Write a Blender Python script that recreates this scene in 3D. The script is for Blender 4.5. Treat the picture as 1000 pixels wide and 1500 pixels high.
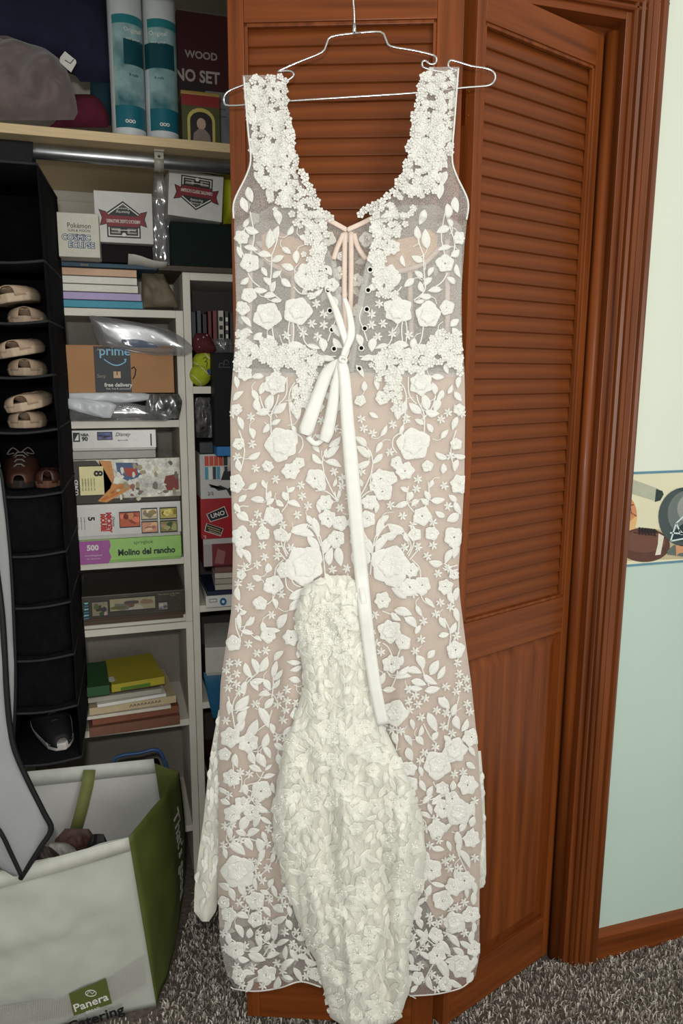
import bpy, bmesh, math, random
from mathutils import Vector, Matrix, noise
from math import sin, cos, pi, radians, sqrt, atan2
random.seed(7)
S = bpy.context.scene
C = S.collection
for o in list(bpy.data.objects): bpy.data.objects.remove(o)

# ---------------------------------------------------------------- camera, world, lights, exposure
FOC = 1107.0
YAW, PIT, ROL = radians(17.06), radians(10.49), radians(0.313)
CAM = Vector((0, -1.351, 1.389))
fw = Vector((sin(YAW)*cos(PIT), cos(YAW)*cos(PIT), -sin(PIT)))
rt = Vector((cos(YAW), -sin(YAW), 0)); up = rt.cross(fw)
RT = rt*cos(ROL) + up*sin(ROL); UP = -rt*sin(ROL) + up*cos(ROL)
cd = bpy.data.cameras.new('camera'); cam = bpy.data.objects.new('camera', cd); C.objects.link(cam)
cd.sensor_fit = 'HORIZONTAL'; cd.sensor_width = 36; cd.lens = FOC/1000*36; cd.clip_start = .02
cam.matrix_world = Matrix(((RT.x, UP.x, -fw.x, CAM.x), (RT.y, UP.y, -fw.y, CAM.y), (RT.z, UP.z, -fw.z, CAM.z), (0, 0, 0, 1)))
S.camera = cam

W = bpy.data.worlds.new('world'); S.world = W; W.use_nodes = True
W.node_tree.nodes['Background'].inputs[0].default_value = (.97, 1.0, .95, 1)
W.node_tree.nodes['Background'].inputs[1].default_value = .42

def lamp(name, typ, loc, target, power, size, col=(1, .985, .94)):
    l = bpy.data.lights.new(name, typ); o = bpy.data.objects.new(name, l); C.objects.link(o)
    l.energy = power; l.color = col
    if typ == 'AREA': l.size = size
    else: l.shadow_soft_size = size
    o.location = loc; o.rotation_euler = (Vector(target) - Vector(loc)).to_track_quat('-Z', 'Y').to_euler()
    return o
lamp('ceiling_lamp_light', 'AREA', (.9, -1.5, 2.42), (.4, .1, .9), 6, .45)
lamp('phone_flash_light', 'AREA', (-.03, -1.36, 1.50), (.25, .3, 1.0), 7.2, .05, (1, 1, .97))
lamp('room_light', 'AREA', (.5, -2.6, 1.1), (.4, 0, .6), 14, 1.2, (1, 1, .96))

S.view_settings.view_transform = 'Standard'; S.view_settings.look = 'None'
S.view_settings.gamma = 1; S.view_settings.exposure = .30; S.view_settings.use_curve_mapping = False

# ---------------------------------------------------------------- measuring helpers (a pixel of the photo -> a point on a real plane)
def ray(x, y): return fw + RT*((x-500)/FOC) + UP*((750-y)/FOC)
def P(x, y, Y):
    d = ray(x, y); return CAM + d*((Y-CAM.y)/d.y)
def PZ(x, y, z):
    d = ray(x, y); return CAM + d*((z-CAM.z)/d.z)
def PP(x, y, p0, n):
    d = ray(x, y); return CAM + d*((p0-CAM).dot(n)/d.dot(n))
def lerp_tab(tab, y):
    if y <= tab[0][0]: return tab[0][1]
    for (a, b), (c, d) in zip(tab, tab[1:]):
        if y <= c: return b + (d-b)*(y-a)/(c-a)
    return tab[-1][1]
def smooth(a, b, t):
    t = max(0, min(1, (t-a)/(b-a))); return t*t*(3-2*t)

# ---------------------------------------------------------------- materials
def lin(c):
    return tuple((v/255/12.92 if v/255 <= .04045 else ((v/255+.055)/1.055)**2.4) for v in c)
MATS = {}
def mat(key, rgb, rough=.6, var=.12, scale=30., metal=0., bump=0., bscale=200., spec=.4, coat=0., sheen=0., stretch=None, alpha=1., rgb2=None, trans=0.):
    if key in MATS: return MATS[key]
    m = bpy.data.materials.new(key); m.use_nodes = True; MATS[key] = m
    nt = m.node_tree; b = nt.nodes['Principled BSDF']; L = nt.links.new
    tc = nt.nodes.new('ShaderNodeTexCoord'); mp = nt.nodes.new('ShaderNodeMapping'); L(tc.outputs['Object'], mp.inputs[0])
    if stretch: mp.inputs['Scale'].default_value = stretch
    n = nt.nodes.new('ShaderNodeTexNoise'); n.inputs['Scale'].default_value = scale; n.inputs['Detail'].default_value = 5
    L(mp.outputs[0], n.inputs['Vector'])
    r = nt.nodes.new('ShaderNodeValToRGB'); c = lin(rgb)
    c2 = lin(rgb2) if rgb2 else tuple(min(1, v*(1+var)) for v in c)
    c1 = tuple(v*(1-var) for v in c)
    r.color_ramp.elements[0].position = .3; r.color_ramp.elements[1].position = .7
    r.color_ramp.elements[0].color = (*c1, 1); r.color_ramp.elements[1].color = (*c2, 1)
    L(n.outputs[0], r.inputs[0]); L(r.outputs[0], b.inputs['Base Color'])
    b.inputs['Roughness'].default_value = rough; b.inputs['Metallic'].default_value = metal
    b.inputs['Specular IOR Level'].default_value = spec; b.inputs['Coat Weight'].default_value = coat
    b.inputs['Coat Roughness'].default_value = .15; b.inputs['Sheen Weight'].default_value = sheen
    b.inputs['Alpha'].default_value = alpha
    b.inputs['Transmission Weight'].default_value = trans
    if bump:
        n2 = nt.nodes.new('ShaderNodeTexNoise'); n2.inputs['Scale'].default_value = bscale; n2.inputs['Detail'].default_value = 4
        L(mp.outputs[0], n2.inputs['Vector'])
        bp = nt.nodes.new('ShaderNodeBump'); bp.inputs['Strength'].default_value = bump; bp.inputs['Distance'].default_value = .002
        L(n2.outputs[0], bp.inputs['Height']); L(bp.outputs[0], b.inputs['Normal'])
    return m
def wood(key, axis, tone=1.):
    if key in MATS: return MATS[key]
    st = {'z': (55, 55, 2.2), 'x': (2.2, 55, 55)}[axis]
    m = mat(key, (108*tone, 53*tone, 19*tone), .38, .25, 1.0, bump=.12, bscale=4, spec=.22, coat=.07, stretch=st, rgb2=(134*tone, 69*tone, 28*tone))
    return m
WZ = wood('stained_wood_upright', 'z'); WX = wood('stained_wood_crosswise', 'x'); WS = wood('stained_wood_slat', 'x', .93)
WD = wood('stained_wood_casing', 'z', .93); WD.node_tree.nodes['Principled BSDF'].inputs['Coat Weight'].default_value = .45; WD.node_tree.nodes['Principled BSDF'].inputs['Coat Roughness'].default_value = .22
def sheer(key, rgb, fac, sc=900., lo=.5):
    m = bpy.data.materials.new(key); m.use_nodes = True; nt = m.node_tree; L = nt.links.new
    nt.nodes.remove(nt.nodes['Principled BSDF']); out = nt.nodes['Material Output']
    d = nt.nodes.new('ShaderNodeBsdfDiffuse'); t = nt.nodes.new('ShaderNodeBsdfTranslucent'); tr = nt.nodes.new('ShaderNodeBsdfTransparent')
    for q in (d, t): q.inputs[0].default_value = (*lin(rgb), 1)
    a = nt.nodes.new('ShaderNodeMixShader'); a.inputs[0].default_value = .3; L(d.outputs[0], a.inputs[1]); L(t.outputs[0], a.inputs[2])
    tc = nt.nodes.new('ShaderNodeTexCoord'); n = nt.nodes.new('ShaderNodeTexNoise'); n.inputs['Scale'].default_value = sc; L(tc.outputs['Object'], n.inputs['Vector'])
    mr = nt.nodes.new('ShaderNodeMapRange'); mr.inputs[1].default_value = .35; mr.inputs[2].default_value = .65
    mr.inputs[3].default_value = fac*lo; mr.inputs[4].default_value = fac*(2-lo)
    L(n.outputs[0], mr.inputs[0])
    x = nt.nodes.new('ShaderNodeMixShader'); L(mr.outputs[0], x.inputs[0]); L(tr.outputs[0], x.inputs[1]); L(a.outputs[0], x.inputs[2])
    L(x.outputs[0], out.inputs[0]); return m
TULLE = sheer('white_tulle', (240, 238, 232), .26)
TULLE2 = sheer('grey_white_tulle', (226, 224, 218), .40)
TULLE3 = sheer('sheer_inner_bodice', (206, 198, 188), .62)
PLASTIC = None
LACE = mat('white_lace', (226, 224, 215), .75, .06, 400, bump=.5, bscale=900, sheen=.2)
LACE2 = mat('ivory_train_lace', (231, 229, 215), .7, .07, 300, bump=.5, bscale=900, sheen=.2)
BEAD = mat('pearl_bead', (250, 248, 240), .18, .03, 50, spec=.8, coat=.6)
LINING = mat('blush_lining', (188, 165, 148), .55, .06, 25, bump=.15, bscale=60, sheen=.2)
NUDE = mat('nude_cup', (214, 178, 148), .6, .05, 30)
BONE = mat('blush_boning', (222, 200, 184), .5, .05, 60)
RIB = mat('white_satin', (224, 223, 214), .4, .04, 60, sheen=.2, spec=.35)
CHROME = mat('chrome_wire', (215, 212, 208), .22, .03, 20, metal=1.)
WHITEB = mat('white_shelf_board', (220, 214, 200), .5, .05, 12)
BLACKF = mat('black_fabric', (13, 13, 16), .95, .3, 60, bump=.4, bscale=300, spec=.1)
PLAST = bpy.data.materials.new('clear_plastic_film'); PLAST.use_nodes = True
def _pl():
    nt = PLAST.node_tree; L = nt.links.new; nt.nodes.remove(nt.nodes['Principled BSDF'])
    g = nt.nodes.new('ShaderNodeBsdfGlossy'); g.inputs['Roughness'].default_value = .18
    d = nt.nodes.new('ShaderNodeBsdfDiffuse'); d.inputs[0].default_value = (.45, .45, .45, 1)
    t = nt.nodes.new('ShaderNodeBsdfTransparent'); m1 = nt.nodes.new('ShaderNodeMixShader'); m1.inputs[0].default_value = .5
    L(g.outputs[0], m1.inputs[1]); L(d.outputs[0], m1.inputs[2]); m2 = nt.nodes.new('ShaderNodeMixShader'); m2.inputs[0].default_value = .38
    L(t.outputs[0], m2.inputs[1]); L(m1.outputs[0], m2.inputs[2]); L(m2.outputs[0], nt.nodes['Material Output'].inputs[0])
_pl()
def col(r, g, b, rough=.5, **k): return mat('paint_%d_%d_%d_%d' % (r, g, b, int(rough*100)), (r, g, b), rough, .06, 60, **k)

# ---------------------------------------------------------------- object helpers
def link(o, parent=None):
    C.objects.link(o)
    if parent: o.parent = parent
    return o
def tag(o, label=None, cat=None, group=None, kind=None):
    if label: o['label'] = label
    if cat: o['category'] = cat
    if group: o['group'] = group
    if kind: o['kind'] = kind
    return o
def empty(name, loc=(0, 0, 0), label=None, cat=None, group=None, kind=None, rz=0):
    o = bpy.data.objects.new(name, None); C.objects.link(o); o.location = loc; o.rotation_euler = (0, 0, rz); o.empty_display_size = .05
    return tag(o, label, cat, group, kind)
class MB:
    def __init__(s): s.v = []; s.f = []
    def add(s, v, f):
        n = len(s.v); s.v += [tuple(p) for p in v]; s.f += [tuple(i+n for i in q) for q in f]
    def box(s, x0, x1, y0, y1, z0, z1):
        s.add([(x0, y0, z0), (x1, y0, z0), (x1, y1, z0), (x0, y1, z0), (x0, y0, z1), (x1, y0, z1), (x1, y1, z1), (x0, y1, z1)],
              [(0, 3, 2, 1), (4, 5, 6, 7), (0, 1, 5, 4), (1, 2, 6, 5), (2, 3, 7, 6), (3, 0, 4, 7)])
    def tube(s, pts, r, n=8, cap=True):
        pts = [Vector(p) for p in pts]; rings = []; prev = None
        for i, p in enumerate(pts):
            a = pts[max(0, i-1)]; b = pts[min(len(pts)-1, i+1)]; d = (b-a).normalized()
            if prev is None: u = d.orthogonal().normalized()
            else: u = (prev - d*prev.dot(d)).normalized()
            prev = u; w = d.cross(u); rr = r[i] if isinstance(r, (list, tuple)) else r
            rings.append([p + (u*cos(2*pi*k/n) + w*sin(2*pi*k/n))*rr for k in range(n)])
        v = [q for R in rings for q in R]; f = []
        for i in range(len(rings)-1):
            for k in range(n): f.append((i*n+k, i*n+(k+1) % n, (i+1)*n+(k+1) % n, (i+1)*n+k))
        if cap: f.append(tuple(range(n-1, -1, -1))); f.append(tuple((len(rings)-1)*n+k for k in range(n)))
        s.add(v, f)
    def grid(s, rows):
        nr = len(rows); nc = len(rows[0]); v = [p for r in rows for p in r]
        s.add(v, [(i*nc+j, (i+1)*nc+j, (i+1)*nc+j+1, i*nc+j+1) for i in range(nr-1) for j in range(nc-1)])
    def prism(s, pts, off):
        off = Vector(off); n = len(pts); pts = [Vector(p) for p in pts]
        s.add(pts + [p+off for p in pts], [tuple(range(n)), tuple(range(2*n-1, n-1, -1))] + [(i, n+i, n+(i+1) % n, (i+1) % n) for i in range(n)])
    def bead(s, c, r):
        c = Vector(c); s.add([c+Vector(d)*r for d in ((1, 0, 0), (-1, 0, 0), (0, 1, 0), (0, -1, 0), (0, 0, 1), (0, 0, -1))],
              [(0, 2, 4), (2, 1, 4), (1, 3, 4), (3, 0, 4), (2, 0, 5), (1, 2, 5), (3, 1, 5), (0, 3, 5)])
    def lathe(s, prof, c=(0, 0, 0), n=24):
        v = [(c[0]+r*cos(2*pi*k/n), c[1]+r*sin(2*pi*k/n), c[2]+z) for r, z in prof for k in range(n)]
        f = [(i*n+k, i*n+(k+1) % n, (i+1)*n+(k+1) % n, (i+1)*n+k) for i in range(len(prof)-1) for k in range(n)]
        s.add(v, f)
    def build(s, name, m, parent=None, sm=False, bevel=0, solid=0, label=None):
        me = bpy.data.meshes.new(name); me.from_pydata([tuple(p) for p in s.v], [], s.f); me.update()
        me.materials.append(m)
        if sm: me.polygons.foreach_set('use_smooth', [True]*len(me.polygons))
        o = link(bpy.data.objects.new(name, me), parent)
        if solid:
            q = o.modifiers.new('thick', 'SOLIDIFY'); q.thickness = solid; q.offset = 0
        if bevel:
            q = o.modifiers.new('bevel', 'BEVEL'); q.width = bevel; q.segments = 2; q.limit_method = 'ANGLE'
        if label: o['label'] = label
        return o
def bx(name, m, parent, x0, x1, y0, y1, z0, z1, bevel=.001, label=None):
    b = MB(); b.box(x0, x1, y0, y1, z0, z1); return b.build(name, m, parent, bevel=bevel, label=label)
def text(s, size, m, parent, M, name='lettering', ext=.0002, sx=1., shear=0, bold=0):
    cu = bpy.data.curves.new('t', 'FONT'); cu.body = s; cu.size = size; cu.extrude = ext; cu.align_x = 'CENTER'; cu.align_y = 'CENTER'; cu.shear = shear; cu.offset = bold; cu.resolution_u = 3
    t = bpy.data.objects.new('t', cu); me = bpy.data.meshes.new_from_object(t); bpy.data.objects.remove(t)
    me.transform(Matrix.Diagonal((sx, 1, 1, 1))); me.materials.clear(); me.materials.append(m)
    o = link(bpy.data.objects.new(name, me), parent); o.matrix_local = M; return o
FRONT = Matrix.Rotation(pi/2, 4, 'X')          # text plane facing -Y
def textf(s, size, m, parent, x, y, z, rot=0, **k):
    return text(s, size, m, parent, Matrix.Translation((x, y, z)) @ Matrix.Rotation(-rot, 4, 'Y') @ FRONT, **k)

class Box:
    """a carton with flat print on its front: u across, v up, both 0..1"""
    def __init__(s, name, label, cat, x0, x1, z0, z1, yf, dep, m, group=None, rz=0, lid=None, ry=0, part='box_body'):
        s.w = x1-x0; s.h = z1-z0; s.l = 1
        s.o = empty(name, ((x0+x1)/2, yf, z0), label, cat, group, rz=rz)
        if ry: s.o.rotation_euler = (0, ry, rz)
        w = s.w/2
        if lid:
            bx('box_base', lid if lid is not True else m, s.o, -w+.002, w-.002, .002, dep-.002, 0, s.h*.5)
            bx('box_lid', m, s.o, -w, w, 0, dep, s.h*.10, s.h, .0012)
        else: bx(part, m, s.o, -w, w, 0, dep, 0, s.h, .0012)
    def p(s, u, v, l=None):
        s.l += .25; return Vector(((u-.5)*s.w, -.0003*(l or s.l), v*s.h))
    def poly(s, pts, m, name='print_panel', l=None):
        s.l += 1; b = MB(); q = [Vector(((u-.5)*s.w, -.0002*(l or s.l), v*s.h)) for u, v in pts]; b.prism(q, (0, .0002, 0)); return b.build(name, m, s.o)
    def rect(s, u0, v0, u1, v1, m, name='print_panel', l=None): return s.poly([(u0, v0), (u1, v0), (u1, v1), (u0, v1)], m, name, l)
    def text(s, t, u, v, size, m, rot=0, **k):
        s.l += 1; return textf(t, size, m, s.o, (u-.5)*s.w, -.0002*s.l, v*s.h, rot, **k)
def zat(x, y, Y): return P(x, y, Y).z
def xat(x, y, Y): return P(x, y, Y).x

# ================================================================ THE SETTING
XR = 1.75
YB = .90
# floor + carpet pile
fl = MB(); fl.box(-1.2, XR, -2.9, YB, -.03, 0)
CARP = mat('carpet_backing', (92, 82, 74), .95, .4, 90, bump=1, bscale=200)
tag(fl.build('floor', CARP), 'speckled grey brown carpet floor', kind='structure')
def carpet():
    m = bpy.data.materials.new('carpet_yarn'); m.use_nodes = True; nt = m.node_tree; b = nt.nodes['Principled BSDF']; b.inputs['Roughness'].default_value = .9
    g = nt.nodes.new('ShaderNodeNewGeometry'); r = nt.nodes.new('ShaderNodeValToRGB'); nt.links.new(g.outputs['Random Per Island'], r.inputs[0]); nt.links.new(r.outputs[0], b.inputs['Base Color'])
    e = r.color_ramp.elements; e[0].color = (*lin((96, 87, 78)), 1); e[1].color = (*lin((232, 223, 210)), 1); e.new(.45).color = (*lin((150, 140, 129)), 1)
    v = []; f = []; rnd = random.random
    for (x0, x1, y0, y1, den) in ((.05, .62, -.35, .62, 42000), (.62, 1.75, -.75, .05, 42000), (-.75, .05, -.95, .57, 15000), (.05, .62, -.95, -.35, 16000), (.62, 1.75, -.95, -.75, 16000)):
        for i in range(int((x1-x0)*(y1-y0)*den)):
            x = x0+(x1-x0)*rnd(); y = y0+(y1-y0)*rnd(); a = rnd()*6.28; h = .007+.006*rnd(); l = .009*rnd(); t = rnd()*6.28; w = .0017
            if (y > .02 and x > .93) or (y > .14 and x < .05+(y-.155)*.32) or y > .575: continue
            dx, dy = cos(a)*w, sin(a)*w; lx, ly = cos(t)*l, sin(t)*l; n = len(v)
            v += [(x-dx, y-dy, -.001), (x+dx, y+dy, -.001), (x+dx*.9+lx*.5, y+dy*.9+ly*.5, h*.75), (x-dx*.9+lx*.5, y-dy*.9+ly*.5, h*.75), (x+lx*1.4, y+ly*1.4, h)]
            f += [(n, n+1, n+2, n+3), (n+3, n+2, n+4)]
    me = bpy.data.meshes.new('carpet_pile'); me.from_pydata(v, [], f); me.materials.append(m)
    tag(link(bpy.data.objects.new('carpet_pile', me)), 'grey brown flecked shag pile of the carpet', 'carpet', kind='stuff')
carpet()

# right-hand wall with paint, border and baseboard
wr = empty('wall_right', (1.055, 0, 0), 'cream and pale green wall right of the closet', kind='structure')
CREAM = mat('cream_paint', (224, 229, 212), .7, .02, 4, bump=.05, bscale=30)
MINT = mat('pale_green_paint', (192, 212, 199), .7, .02, 4, bump=.05, bscale=30)
ZB0, ZB1 = P(955, 827, 0).z, P(960, 690, 0).z
bx('upper_wall', CREAM, wr, -.055, XR-1.055, 0, .128, ZB1, 2.75, 0)
bx('lower_wall', MINT, wr, -.055, XR-1.055, 0, .128, 0, ZB0, 0)
bd = bx('wallpaper_border', mat('border_paper', (226, 220, 188), .7, .06, 6), wr, -.02, XR-1.055, -.001, .13, ZB0, ZB1, 0)
BL = col(96, 140, 158)
bx('border_line', BL, bd, -.02, XR-1.055, -.0018, 0, ZB1-.005, ZB1, 0); bx('border_line', BL, bd, -.02, XR-1.055, -.0018, 0, ZB0, ZB0+.005, 0)
def wp(pts, m, layer, name, px=True):
    b = MB(); q = [P(x, y, 0) - Vector((1.055, 0, 0)) for x, y in pts]; q = [Vector((a.x, -.0012-.0003*layer, a.z)) for a in q]
    b.prism(q, (0, .0003, 0)); return b.build(name, m, bd)
def ell(cx, cy, rx, ry, a=0, n=36, a0=0, a1=2*pi):
    return [(cx+rx*cos(t)*cos(a)-ry*sin(t)*sin(a), cy+rx*cos(t)*sin(a)+ry*sin(t)*cos(a)) for t in [a0+(a1-a0)*k/n for k in range(n+(a1-a0 < 6))]]
# shadowed ground of the print, then the printed balls, stick and helmet
wp([(905, 786), (925, 772), (965, 775), (1010, 800), (1010, 818), (905, 822)], col(190, 178, 140, .7), 0, 'printed_ground')
wp([(921, 702), (928, 703), (964, 716), (960, 734), (920, 722)], col(178, 180, 158, .7), 1, 'printed_stick')
wp([(960, 716), (969, 719), (971, 724), (966, 733), (958, 735)], col(48, 62, 56), 2, 'printed_stick_tip')
wp(ell(914, 756, 18, 30), col(206, 140, 96), 1, 'printed_basketball')
wp([(p[0], p[1]) for p in ell(914, 756, 18, 30, 0, 18, -.05, 1.4)]+[(914, 770)], col(224, 180, 120), 2, 'printed_basketball')
for pts in ([(917, 741), (927, 739)], [(915, 757), (922, 750), (931, 756)], [(922, 741), (925, 757)]):
    for (a, b) in zip(pts, pts[1:]):
        wp([(a[0], a[1]-.7), (b[0], b[1]-.7), (b[0], b[1]+.7), (a[0]+.6, a[1]+.7)], col(96, 52, 34), 3, 'printed_seam')
wp(ell(942, 798, 38, 25, .02), col(92, 58, 46), 3, 'printed_football')
wp(ell(940, 793, 33, 16, .02), col(112, 72, 58), 4, 'printed_football')
wp([(963, 781), (971, 785), (966, 812), (958, 813), (962, 797)], col(222, 214, 196), 5, 'printed_football_stripe')
wp([(932, 778), (936, 774), (960, 776), (961, 781), (946, 781)], col(40, 30, 26), 5, 'printed_lace')
for k in range(6): wp([(934+k*4.4, 772+.5*k), (936.5+k*4.4, 772+.5*k), (936.5+k*4.4, 783+.3*k), (934+k*4.4, 783+.3*k)], col(34, 26, 24), 6, 'printed_lace')
wp([(927, 779), (945, 780), (960, 784), (960, 785.5), (945, 782), (927, 780.5)], col(60, 30, 24), 7, 'printed_seam')
wp(ell(1001, 757, 38, 43, 0), col(70, 82, 80), 5, 'printed_helmet')
wp(ell(1006, 752, 30, 34, 0), col(108, 116, 112), 6, 'printed_helmet')
wp(ell(1010, 745, 20, 22, 0), col(150, 152, 142), 7, 'printed_helmet')
wp([(988, 716), (1002, 713), (1010, 713), (1010, 720), (1000, 719)], col(46, 70, 74), 8, 'printed_helmet_stripe')
wp([(984, 778), (1010, 758), (1010, 792), (980, 792)], col(34, 52, 54), 8, 'printed_helmet_opening')
for a, b in (((980, 792), (988, 766)), ((988, 766), (1012, 744)), ((980, 792), (1012, 786)), ((979, 780), (1012, 782)), ((988, 766), (996, 783)), ((992, 775), (1006, 790))):
    d = Vector((b[0]-a[0], b[1]-a[1])).normalized(); n_ = (-d.y*1.1, d.x*1.1)
    wp([(a[0]-n_[0], a[1]-n_[1]), (b[0]-n_[0], b[1]-n_[1]), (b[0]+n_[0], b[1]+n_[1]), (a[0]+n_[0], a[1]+n_[1])], col(206, 222, 218), 10, 'printed_face_guard')
wp([(976, 806), (986, 798), (1000, 800), (1000, 815), (976, 812)], col(96, 106, 98), 4, 'printed_bat')
wp([(988, 798), (1010, 800), (1010, 808), (993, 810), (989, 814)], col(206, 150, 104), 5, 'printed_bat')
wp([(910, 820), (917, 818), (917, 824), (909, 827)], col(70, 78, 70), 4, 'printed_puck')

bb = MB(); bb.prism([(1.045, 0, 0), (1.045, -.013, 0), (1.045, -.013, .062), (1.045, -.008, .074), (1.045, 0, .078)][::-1], (XR-1.045, 0, 0))
tag(bb.build('baseboard_right', WX), 'stained wood baseboard under the pale green wall', kind='structure')

# casing, jamb, header
prof = [(0, .0), (0, .010), (.003, .014), (.006, .014), (.009, .007), (.011, .007), (.013, .014), (.019, .017), (.021, .011), (.023, .011), (.025, .017), (.034, .018), (.035, .016), (.036, .018), (.048, .0195), (.050, .0155), (.052, .0165), (.055, .023), (.060, .026), (.065, .024), (.068, .016), (.069, .010), (.071, .010), (.072, 0)]
CX0 = .984
cz = MB(); cz.prism([(CX0+a, .001-b, .0) for a, b in prof], (0, 0, 2.125))
tr = empty('trim_1', (0, 0, 0), 'stained wood door casing around the closet', kind='structure')
cz.build('side_casing', WD, tr)
hz = MB(); hz.prism([(-1.0, .001-b, 2.062+a) for a, b in prof], (CX0+1.0+.072, 0, 0)); hz.build('head_casing', WX, tr)
jm = MB(); jm.box(.972, CX0+.012, -.0015, .132, 0, 2.062); jm.build('side_jamb', WD, tr, bevel=.001)
jm = MB(); jm.tube([(.966, .030, .002), (.966, .030, 1.0), (.966, .030, 2.035)], .0135, 20); jm.build('jamb_bead', WZ, tr, sm=True, bevel=0)
jm = MB(); jm.box(.953, .974, .050, .128, 0, 2.03); jm.build('door_stop', WD, tr, bevel=.002)
jm = MB(); jm.box(-1., .972, -.001, .131, 2.048, 2.075); jm.build('head_jamb', WX, tr, bevel=.001)
jm = MB(); jm.box(-1., .972, .042, .07, 2.022, 2.05); jm.build('door_track_cover', WX, tr, bevel=.002)
wt = MB(); wt.box(-1.2, .999, 0.003, .13, 2.07, 2.75); tag(wt.build('wall_header', CREAM), 'cream wall above the closet opening', kind='structure')
# closet shell
CW = mat('closet_white_wall', (186, 180, 168), .8, .05, 5)
cb = MB(); cb.box(-1.2, 1.2, YB, YB+.05, 0, 2.6); tag(cb.build('wall_back', CW), 'off-white back wall of the closet', kind='structure')
cb = MB(); cb.box(1.1, 1.2, .13, YB, 0, 2.6); tag(cb.build('wall_closet_side', CW), 'closet side wall behind the folding door', kind='structure')
cb = MB(); cb.box(-1.2, 1.2, .13, YB, 2.55, 2.6); tag(cb.build('ceiling', CW), 'closet ceiling', kind='structure')
z_bt = P(150, 298, YB-.01).z
cb = MB(); cb.box(-1.2, 1.1, YB-.012, YB-.001, z_bt-.08, z_bt); tag(cb.build('trim_2', CW, bevel=.001), 'off-white batten along the closet back wall', kind='structure')

# folding door leaves: local x along the leaf, y into the closet, z up
def leaf(name, label, x, y, ang, width, slx0, slx1):
    T = .034; d = empty(name, (x, y, 0), label, kind='structure', rz=ang)
    z0, zp0, zp1, zs0, zs1, zt = .012, .12, .83, .91, 1.972, 2.028
    bx('stile', WZ, d, 0, slx0, 0, T, z0, zt, .0015); bx('stile', WZ, d, slx1, width, 0, T, z0, zt, .0015)
    bx('rail', WX, d, slx0, slx1, .0005, T-.0005, zs1, zt, .0012); bx('rail', WX, d, slx0, slx1, .0005, T-.0005, zp1, zs0, .0012); bx('rail', WX, d, slx0, slx1, .0005, T-.0005, z0, zp0, .0012)
    # raised lower panel with bevelled border
    b = MB(); e = .03; X0, X1 = slx0, slx1
    o_ = [(X0, .014, zp0), (X1, .014, zp0), (X1, .014, zp1), (X0, .014, zp1)]; i_ = [(X0+e, .005, zp0+e), (X1-e, .005, zp0+e), (X1-e, .005, zp1-e), (X0+e, .005, zp1-e)]
    k_ = [(X0, .03, zp0), (X1, .03, zp0), (X1, .03, zp1), (X0, .03, zp1)]
    b.add(o_+i_+k_, [(0, 1, 5, 4), (1, 2, 6, 5), (2, 3, 7, 6), (3, 0, 4, 7), (4, 5, 6, 7), (8, 11, 10, 9), (0, 8, 9, 1), (1, 9, 10, 2), (2, 10, 11, 3), (3, 11, 8, 0)])
    b.build('lower_panel', WZ, d)
    # bead frame round louvres
    b = MB(); w = .006
    for (a0, a1, c0, c1) in ((slx0, slx0+w, zs0, zs1), (slx1-w, slx1, zs0, zs1), (slx0, slx1, zs1-w, zs1), (slx0, slx1, zs0, zs0+w)): b.box(a0, a1, .003, .012, c0, c1)
    b.build('louvre_bead', WZ, d, bevel=.001)
    # slats: share one mesh
    n = 36; pit = (zs1-zs0)/n; me = None; first = None
    s = MB(); hw = (slx1-slx0)/2-.005; tilt = radians(10); L = .0375/2; t = .0027
    pr = []
    for (a, b2) in ((-L, -t), (-L-.001, 0), (-L, t), (L, t), (L+.001, 0), (L, -t)):
        yy = a*sin(tilt)*1 + b2*cos(tilt); zz = a*cos(tilt) - b2*sin(tilt); pr.append((-hw, yy, zz))
    s.prism(pr, (2*hw, 0, 0))
    for k in range(n):
        if first is None: o = s.build('slat', WS, d, bevel=.0006); first = o
        else: o = first.copy(); link(o); o.parent = d
        o.location = ((slx0+slx1)/2, .0165, zs0+pit*(k+.5)); o.rotation_euler = (random.uniform(-.02, .02), random.uniform(-.001, .001), 0)
    return d
dF = leaf('door_1', 'left leaf of the louvred folding closet door, behind the dress', .225, .060, -radians(20.5), .400, .028, .355)
dR = leaf('door_2', 'right leaf of the louvred folding closet door, beside the jamb', .620, -.089, radians(20), .350, .021, .330)
BRASS = mat('brass', (190, 140, 70), .3, .1, 40, metal=1.)
hz0 = P(676, 182, -.07).z; hz1 = P(676, 125, -.07).z
h = MB(); h.box(-.0018, .0, .020, .033, hz0, hz1); hg = h.build('hinge', BRASS, dR)
h = MB(); [h.bead((-.002, .012, hz0+(hz1-hz0)*q), .0018) for q in (.2, .8)]; h.build('screw', BRASS, hg)

# ================================================================ HANGER AND DRESS
aF = radians(20.5); DN = Vector((-sin(aF), -cos(aF), 0))
DP = Vector((.45, -.03, 0)) + DN*.07
def D(x, y, w=0): return PP(x, y, DP+DN*w, DN)

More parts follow.
